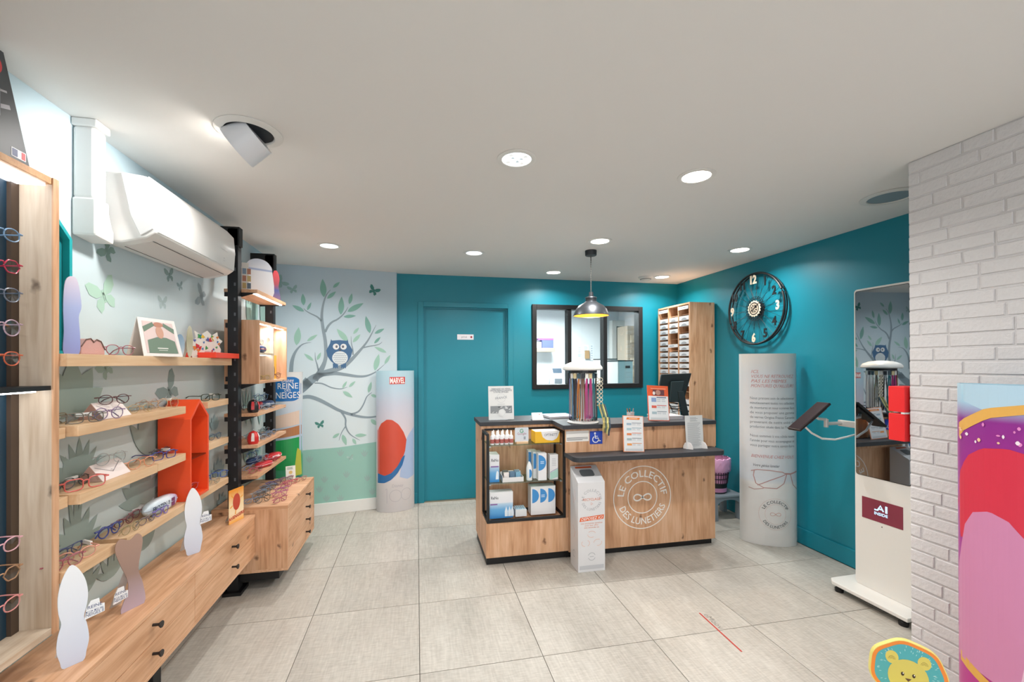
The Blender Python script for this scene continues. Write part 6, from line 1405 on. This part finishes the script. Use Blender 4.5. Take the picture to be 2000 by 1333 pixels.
# ================================================================== RECYCLING BOX
t = thing('recycling_box', 'white cardboard recycling box with slanted top before the counter', 'recycling box', (1.19, 2.87, 0))
x0, x1, y0, y1, zf, zb_ = 1.092, 1.292, 2.80, 2.952, .622, .705
MB().hexa([(x0, y0, 0), (x1, y0, 0), (x1, y1, 0), (x0, y1, 0), (x0, y0, zf), (x1, y0, zf), (x1, y1, zb_), (x0, y1, zb_)]).build('box', M('#dedee0', .45), t, bevel=.0015, local=False)
sl = (zb_-zf)/(y1-y0); fs_ = lambda u, v: (1.192+u, y0+v, zf+v*sl+.0008)
MB().add([fs_(u, v) for u, v in rrect(-.052, .052, .052, .112, .018)], [tuple(range(24))]).build('slot_opening', M('#6f7478', .5), t, local=False)
b_ = MB(); rect2d(b_, -.07, .055, .125, .14, fs_); b_.build('orange_strip', M('#e0653a', .5), t, local=False)
fb2 = lambda u, v: (1.192+u, y0-.0008, v)
b_ = MB(); fr2 = lambda u, v: fb2(u, .50+v); arc_text(b_, 'LE COLLECTIF', .026, .058, math.pi/2, fr2, spacing=1.15); arc_text(b_, 'DES LUNETIERS', .026, .076, -math.pi/2, fr2, inside=True, spacing=1.1); b_.build('ring_text', M('#a9acb0', .6), t, local=False)
b_ = MB(); text_on(b_, 'RECYCLAGE', .024, lambda u, v: fb2(u, .495+v), width=.13, bold=.012); ring2d(b_, .008, .011, lambda u, v: fb2(u, .472+v), 3); b_.build('recycling_text', M('#e0957a', .6), t, local=False)
b_ = MB(); b_.add([fb2(u, v) for u, v in ((-.09, .352), (.088, .362), (.092, .392), (-.083, .38))], [(0, 1, 2, 3)]); ob_ = b_.build('orange_banner', M('#e4662e', .5), t, local=False)
b_ = MB(); text_on(b_, 'DEPOSEZ ICI', .027, lambda u, v: (1.192+u, y0-.0014, .362+v+u*.05), width=.16, shear=.25, bold=.01); b_.build('banner_text', WHITE, t, local=False)
b_ = MB()
for i, s_ in enumerate(('vos anciennes lunettes', 'pour leur offrir', 'une seconde vie')): text_on(b_, s_, .016, lambda u, v: fb2(u, .333-i*.015+v), width=(.16, .1, .11)[i])
b_.build('appeal_text', M('#dc8f70', .6), t, local=False)
b_ = MB()
for cx, cz, a_ in ((0, .26, 0), (-.045, .2, 120), (.045, .2, 240)):
    for k in range(2): stroke2d(b_, [(cx+.03*math.cos(R(a_+q_)), cz+.022*math.sin(R(a_+q_))) for q_ in range(20+k*160, 150+k*160, 20)], .003, fb2)
b_.build('arrow_print', M('#e3bba8', .6), t, local=False)
b_ = MB(); ring2d(b_, .024, .028, lambda u, v: fb2(u, .105+v), 24, R(20), R(160)); ring2d(b_, .024, .028, lambda u, v: fb2(u, .105+v), 24, R(200), R(340)); rect2d(b_, -.014, .014, .103, .107, fb2); b_.build('round_stamp', M('#b4b6ba', .6), t, local=False)
b_ = MB(); rect2d(b_, -.09, .09, .018, .045, fb2); b_.build('grey_band', M('#c4c6ca', .5), t, local=False)
fs3 = lambda u, v: (x0-.0008, 2.876-u, v)
b_ = MB(); stroke2d(b_, [(-.03, .52), (0, .46), (.025, .5), (.01, .56)], .004, fs3); stroke2d(b_, [(-.02, .3), (.02, .26), (.0, .22)], .004, fs3); b_.build('side_print', M('#dcb4ac', .6), t, local=False)
b_ = MB(); ring2d(b_, .02, .024, lambda u, v: fs3(u, .105+v), 20, .3, 5.2); b_.build('side_stamp', M('#b0b2b8', .6), t, local=False)
# ================================================================== TALL LENS RACK
t = thing('lens_rack', 'tall oak rack with three columns of white trays in the corner', 'rack', (2.88, 4.18, 0))
x0, x1, y0, y1, zt = 2.728, XR-.016, 3.884, 4.47, 2.078; th = .018
for y_ in (y0, y1-th): MB().box(x0, x1, y_, y_+th, 0, zt).build('side_panel', wood('z', 'oak', 1.0), t, bevel=.001, local=False)
cw = (y1-y0-2*th)/3; dvs = [y0+th+cw*k for k in (1, 2)]
for d_ in dvs: MB().box(x0+.002, x1-.01, d_-.006, d_+.006, .02, zt-th).build('divider', wood('z', 'oak', .5), t, local=False)
for z_ in (0, zt-th): MB().box(x0, x1, y0+th, y1-th, z_, z_+th).build('cross_board', wood('y', 'oak', .4), t, local=False)
MB().box(x1-.01, x1, y0+th, y1-th, th, zt-th).build('back_panel', wood('z', 'oak', .6), t, local=False)
pitch = .0625; nr = 24; TW = M('#dcdde0', .4); TG = M('#9fa3a8', .4)
gaps = {0: {0, 3, 13, 14}, 1: {0, 4, 5, 6, 11, 12}, 2: {0}}
labs = ['near', 'middle', 'far']
trm = {}
ORD = ['top', 'second', 'third', 'fourth', 'fifth', 'sixth', 'seventh', 'eighth', 'ninth', 'tenth', 'eleventh', 'twelfth', 'thirteenth', 'fourteenth', 'fifteenth', 'sixteenth', 'seventeenth', 'eighteenth', 'nineteenth', 'twentieth']
for c_ in range(3):
    yc0 = y0+th+cw*c_+(.008 if c_ else .003); yc1 = y0+th+cw*(c_+1)-.008
    cnt = 0
    for r_ in range(nr):
        zt_ = zt-th-.045-r_*pitch
        MB().box(x0+.03, x1-.011, yc0-.0015, yc1+.0015, zt_-.0535, zt_-.0505).build('runner', wood('y', 'oak', .2), t, local=False) if r_ < 14 else None
        if r_ in gaps[c_] or r_ > 19: continue
        key = round(yc1-yc0, 4)
        if key not in trm:
            w_ = (yc1-yc0)/2-.004; m = MB().box(0, .22, -w_, w_, 0, .043); bodym = m.mesh('tray_body', TW)
            g_ = MB(); n = 10; g_.add([(-.0012, w_*.55*math.cos(math.pi*i/n), .006+.02*math.sin(math.pi*i/n)) for i in range(n+1)], [tuple(range(n+1))]); trm[key] = (bodym, g_.mesh('curved_grip', TG))
        e = thing('lens_tray', '%s white lens tray from the top in the %s column of the oak rack' % ('first' if cnt == 0 else ORD[cnt], labs[c_]), 'tray', (x0+.006, (yc0+yc1)/2, zt_-.05), group='%s column of rack trays' % labs[c_])
        cnt += 1
        link('tray_body', trm[key][0], e); link('curved_grip', trm[key][1], e)
for c_, zz in ((0, zt-th-.03), (2, zt-th-.03), (1, zt-th-.42)):
    yc0 = y0+th+cw*c_; lb = MB().box(x0-.003, x0-.0005, yc0+.004, yc0+cw-.004, zz-.017, zz+.017).build('header_label', M('#e6e6e8', .5), t, local=False)
    lines2d(MB(), -yc0-cw+.03, -yc0-.04, zz-.006, zz+.006, 1, lambda u, v: (x0-.0036, -u, v), c_, .7).build('print', M('#9aa0a8', .6), lb)

# ================================================================== STOOL AND WASTE BIN
t = thing('step_stool', 'grey plastic step stool behind the right end of counter', 'stool', (2.83, 3.58, 0))
a0, a1, b0, b1, hh = 2.665, 2.965, 3.44, 3.72, .235
SG_ = M('#8b949c', .4)
MB().prism(rrect(a0, a1, b0, b1, .03), lambda u, v, q: (u, v, hh-.03+q), .03).build('seat', SG_, t, bevel=.01, local=False)
for x_ in (a0+.004, a1-.034):
    for y_ in (b0+.004, b1-.064): MB().hexa([(x_-.006, y_-.004, 0), (x_+.034, y_-.004, 0), (x_+.034, y_+.06, 0), (x_-.006, y_+.06, 0), (x_, y_, hh-.028), (x_+.03, y_, hh-.028), (x_+.03, y_+.06, hh-.028), (x_, y_+.06, hh-.028)]).build('leg', SG_, t, bevel=.004, local=False)
for y_ in (b0+.006, b1-.02):
    pts_ = [(a0+.03, hh-.03), (a1-.03, hh-.03), (a1-.03, hh-.085)] + [((a0+a1)/2+.11*math.cos(R(q_)), hh-.085+.04*math.sin(R(q_))) for q_ in range(0, 181, 20)] + [(a0+.03, hh-.085)]
    MB().prism(pts_, lambda u, v, q: (u, y_+q, v), .014).build('apron', SG_, t, local=False)
t = thing('waste_bin', 'black slatted waste bin with pink liner standing on the grey stool', 'waste bin', (2.775, 3.58, hh+.0005)); WB = t
MB().lathe([(0, 0), (.085, 0), (.09, .07), (.088, .07), (.08, .006), (0, .006)], n=32).build('bin_base', M('#1b191b', .5), t, smooth=True)
PKL = M('#d79ac0', .35, alpha=.9)
MB().lathe([(.086, .01), (.094, .14), (.10, .2)], n=32, close=False).build('liner_inside', M('#cf8fb8', .4), t, smooth=True)
for i in range(32): a_ = 2*math.pi*i/32; MB().cyl((.0905*math.cos(a_), .0905*math.sin(a_), .07), (.103*math.cos(a_), .103*math.sin(a_), .17), .0028, n=5).build('slat', M('#3a1f33', .5), t)
for z_, r_ in ((.072, .091), (.105, .096), (.138, .1), (.17, .104)): MB().tube([(r_*math.cos(2*math.pi*i/32), r_*math.sin(2*math.pi*i/32), z_) for i in range(32)], .0035, 5, True).build('hoop', M('#2a1a26', .5), t, smooth=True)
m = MB(); n = 48; prof = [(.107, .155), (.117, .175), (.114, .2), (.118, .225), (.112, .248), (.105, .25)]
vs = []
for r_, z_ in prof:
    for i in range(n): q = 1+.035*math.sin(i*1.9+z_*90)+.02*math.sin(i*3.7+z_*40); a_ = 2*math.pi*i/n; vs.append((r_*q*math.cos(a_), r_*q*math.sin(a_), z_+.004*math.sin(i*2.3)))
m.add(vs, [(k*n+i, k*n+(i+1) % n, (k+1)*n+(i+1) % n, (k+1)*n+i) for k in range(len(prof)-1) for i in range(n)]); m.build('pink_liner', M('#e0a6cb', .35), t, smooth=True)

WB.scale = (1.16, 1.16, 1.3)
# ================================================================== MIRROR KIOSK
t = thing('mirror_kiosk', 'white free-standing kiosk with a tall dark mirror screen', 'kiosk', (2.76, 2.05, 0)); KW = M('#e3e1dc', .4)
xf, y0, y1, zt = 2.719, 1.885, 2.207, 1.912
def fk(off): return lambda u, v, q=0: (xf-off+q, 2.046-u, v)      # u to the right seen from the room
MB().prism(rrect(-.161, .161, .066, zt, .02), lambda u, v, q: (xf+q, 2.046-u, v), .06).build('body', KW, t, bevel=.003, local=False)
MB().prism(rrect(-.151, .151, .752, zt-.012, .014), lambda u, v, q: (xf-.003+q, 2.046-u, v), .003).build('mirror_rim', M('#1b1c1f', .4), t, local=False)
mm = bpy.data.materials.new('dark_mirror'); mm.use_nodes = True; b = mm.node_tree.nodes['Principled BSDF']
b.inputs['Base Color'].default_value = (.36, .40, .43, 1); b.inputs['Metallic'].default_value = 1; b.inputs['Roughness'].default_value = .015
MB().prism(rrect(-.148, .148, .755, zt-.015, .012), lambda u, v, q: (xf-.0045+q, 2.046-u, v), .0014).build('mirror', mm, t, local=False)
MB().box(xf-.002, xf+.001, 1.938, 2.163, .492, .622).build('small_screen', M('#7a3140', .3, emit=.12), t, local=False)
b_ = MB(); c_ = (2.05, .567); fx = lambda u, v: (xf-.003, c_[0]-u, c_[1]+v)
stroke2d(b_, [(-.04, -.005), (-.022, -.005), (-.006, .026), (.01, -.005)], .009, fx); stroke2d(b_, [(-.016, .005), (.002, .005)], .008, fx); stroke2d(b_, [(.026, -.0095), (.026, .031)], .012, fx)
text_on(b_, 'INSIDE', .024, lambda u, v: fx(u-.004, -.034+v), width=.074, bold=.02); b_.build('screen_lettering', M('#a9d5f5', .4, emit=.8), t, local=False)
MB().cyl((xf-.0012, 2.05, .468), (xf, 2.05, .468), .003, n=10).build('camera_dot', BLACK, t, local=False)
base = [(2.585, 1.83), (2.97, 1.83), (2.97, 2.285), (2.62, 2.285), (2.585, 2.25)]
MB().prism(base, lambda u, v, q: (u, v, .044+q), .022).build('base_plate', KW, t, bevel=.004, local=False)
for x_, y_ in ((2.625, 1.875), (2.625, 2.235), (2.93, 1.875), (2.93, 2.235)): MB().lathe([(0, 0), (.022, 0), (.024, .02), (.014, .03), (.012, .044), (0, .044)], n=18).build('foot', BLACK, t, smooth=True).location = (x_-2.76, y_-2.05, 0)
MB().tube([(2.64, 2.2, .035), (2.62, 2.1, .02), (2.63, 2.0, .012), (2.66, 1.9, .02)], .004, 6).build('floor_cable', M('#6a6a68', .5), t, local=False)
t.rotation_euler.z = R(1.35)
# swing arm with tablet
ya = 2.30; A0 = PY(1668, 826, ya); A1 = PY(1614, 824, ya)
SV = M('#c9c9c8', .35, .4)
MB().box(xf+.005, xf+.03, 2.207, ya+.02, A0.z-.02, A0.z+.02).build('arm_mount', SV, t, bevel=.003, local=False)
MB().cyl((A1.x, ya, A0.z), (xf+.018, ya, A0.z), .011, n=14).build('swing_arm', SV, t, smooth=True, local=False)
MB().cyl((A1.x, ya, A0.z-.022), (A1.x, ya, A0.z+.03), .013, n=14).build('arm_joint', SV, t, smooth=True, local=False)
tb0 = PY(1551, 838, ya); tb1 = PY(1612, 786, ya); dx_ = (tb1-tb0); L_ = dx_.length; dn = Vector((dx_.z, 0, -dx_.x)).normalized()
if dn.z > 0: dn = -dn                       # back of the tablet looks down towards the arm
P_ = lambda s_, yv, o_: tuple(tb0+dx_*s_+Vector((0, yv, 0))+dn*o_)
def slab(mb, s0, s1, ya0, ya1, o0, o1): return mb.hexa([P_(s0, ya0, o0), P_(s1, ya0, o0), P_(s1, ya1, o0), P_(s0, ya1, o0), P_(s0, ya0, o1), P_(s1, ya0, o1), P_(s1, ya1, o1), P_(s0, ya1, o1)])
slab(MB(), 0, 1, -.035, .055, 0, .016).build('tablet', M('#241d1f', .35), t, bevel=.004, local=False)
slab(MB(), .02, .98, -.03, .05, -.0012, -.0002).build('tablet_screen', M('#33262a', .12), t, local=False)
slab(MB(), .35, .9, -.02, .05, .016, .03).build('tablet_bracket', M('#2c2c2e', .4), t, bevel=.003, local=False)
mid = Vector(P_(.62, .015, .03)); MB().tube([mid, (mid.x+.02, ya, A0.z+.035), (A1.x, ya, A0.z+.028)], .009, 8).build('bracket_neck', SV, t, smooth=True, local=False)
cpth = [P_(.25, .01, .018)]
for q_ in ((1585, 846), (1606, 857), (1632, 859), (1655, 854), (1671, 850)): cpth.append(tuple(PY(q_[0], q_[1], ya)))
MB().tube(cpth, .0065, 8).build('cable', M('#e6e6e4', .4), t, smooth=True, local=False)
# red boxes at the far edge of the brick pillar
for i, (z0, z1) in enumerate(((1.216, 1.338), (1.078, 1.208))):
    MB().box(2.245, 2.345, YP+.004, YP+.075, z0, z1).build('red_box', M('#e8282c', .4), bevel=.003, label=['upper red box hung at the far edge of brick pillar', 'lower red box hung at the far edge of brick pillar'][i], cat='box', group='red boxes by the brick pillar')
MB().box(2.24, 2.36, YP+.001, YP+.016, 1.2082, 1.2158).build('pillar_bracket', M('#e0e0de', .4), label='thin white bracket between the two red boxes', cat='bracket')

# ================================================================== CHILD'S CHAIR WITH LION BACK
t = thing('children_chair', "child's wooden chair with a blue-maned lion backrest", 'chair', (1.740, 1.226, 0), R(-36)); LION = t
YL = M('#e8dc7e', .45)
ol = []
for i in range(60):
    a_ = 2*math.pi*i/60; k = 1+.022*math.cos(7*a_+.6); ol.append((.142*k*math.cos(a_), .415+.142*k*math.sin(a_)))
MB().prism(ol, lambda u, v, q: (u, q, v), .022).build('backrest', YL, t, bevel=.003)
ff = lambda o_: (lambda u, v: (u, -o_, v))
sc_ = lambda k: [(u*k, .415+(v-.415)*k) for u, v in ol]
def face(name, pts_, col, o_): return MB().add([ff(o_)(u, v) for u, v in pts_], [tuple(range(len(pts_)))]).build(name, M(col, .45), t)
face('orange_border', sc_(.97), '#ee8a3a', .0006); face('blue_mane', sc_(.87), '#4fa9b4', .0012)
for s_ in (-1, 1):
    face('ear', ell(s_*.058, .472, .024, .03), '#d9c765', .0018)
    b_ = MB()
    for r_ in (.006, .011, .016): ring2d(b_, r_-.001, r_, lambda u, v: ff(.0024)(s_*.058+u*.8, .462+v), 14, R(0), R(180))
    b_.build('ear_lines', M('#6a5a30', .5), t)
face('lion_face', ell(0, .392, .074, .082), '#d5c566', .0021)
for s_ in (-1, 1): face('eye', ell(s_*.02, .405, .006, .009), '#3a2420', .0027); face('eye_glint', ell(s_*.02+.002, .409, .002, .003), '#ffffff', .0031)
face('nose', [(-.012, .388), (.012, .388), (0, .374)], '#5a3a30', .0027); b_ = MB(); stroke2d(b_, [(-.02, .362), (-.008, .355), (0, .362), (.008, .355), (.02, .362)], .003, ff(.0027)); b_.build('mouth', M('#5a3a30', .5), t)
rnd = random.Random(8); b_ = MB()
for i in range(60):
    a_ = rnd.uniform(0, 6.28); r_ = rnd.uniform(.088, .118); u, v = r_*math.cos(a_), .415+r_*math.sin(a_); stroke2d(b_, [(u-.004*math.cos(a_), v-.004*math.sin(a_)), (u+.004*math.cos(a_), v+.004*math.sin(a_))], .0018, ff(.0017))
b_.build('mane_flecks', M('#b9dfe0', .5), t)
MB().prism(rrect(-.14, .14, -.27, .018, .03), lambda u, v, q: (u, v, .265+q), .016).build('seat', YL, t, bevel=.003)
for x_ in (-.11, .11):
    for y_ in (-.235, .0): MB().cyl((x_*1.08, y_+(.0 if y_ else .01), 0), (x_, y_, .265), .013, .015, 12).build('leg', M('#d9b98a', .5), t, smooth=True)
LION.scale = (.78, .78, .79)
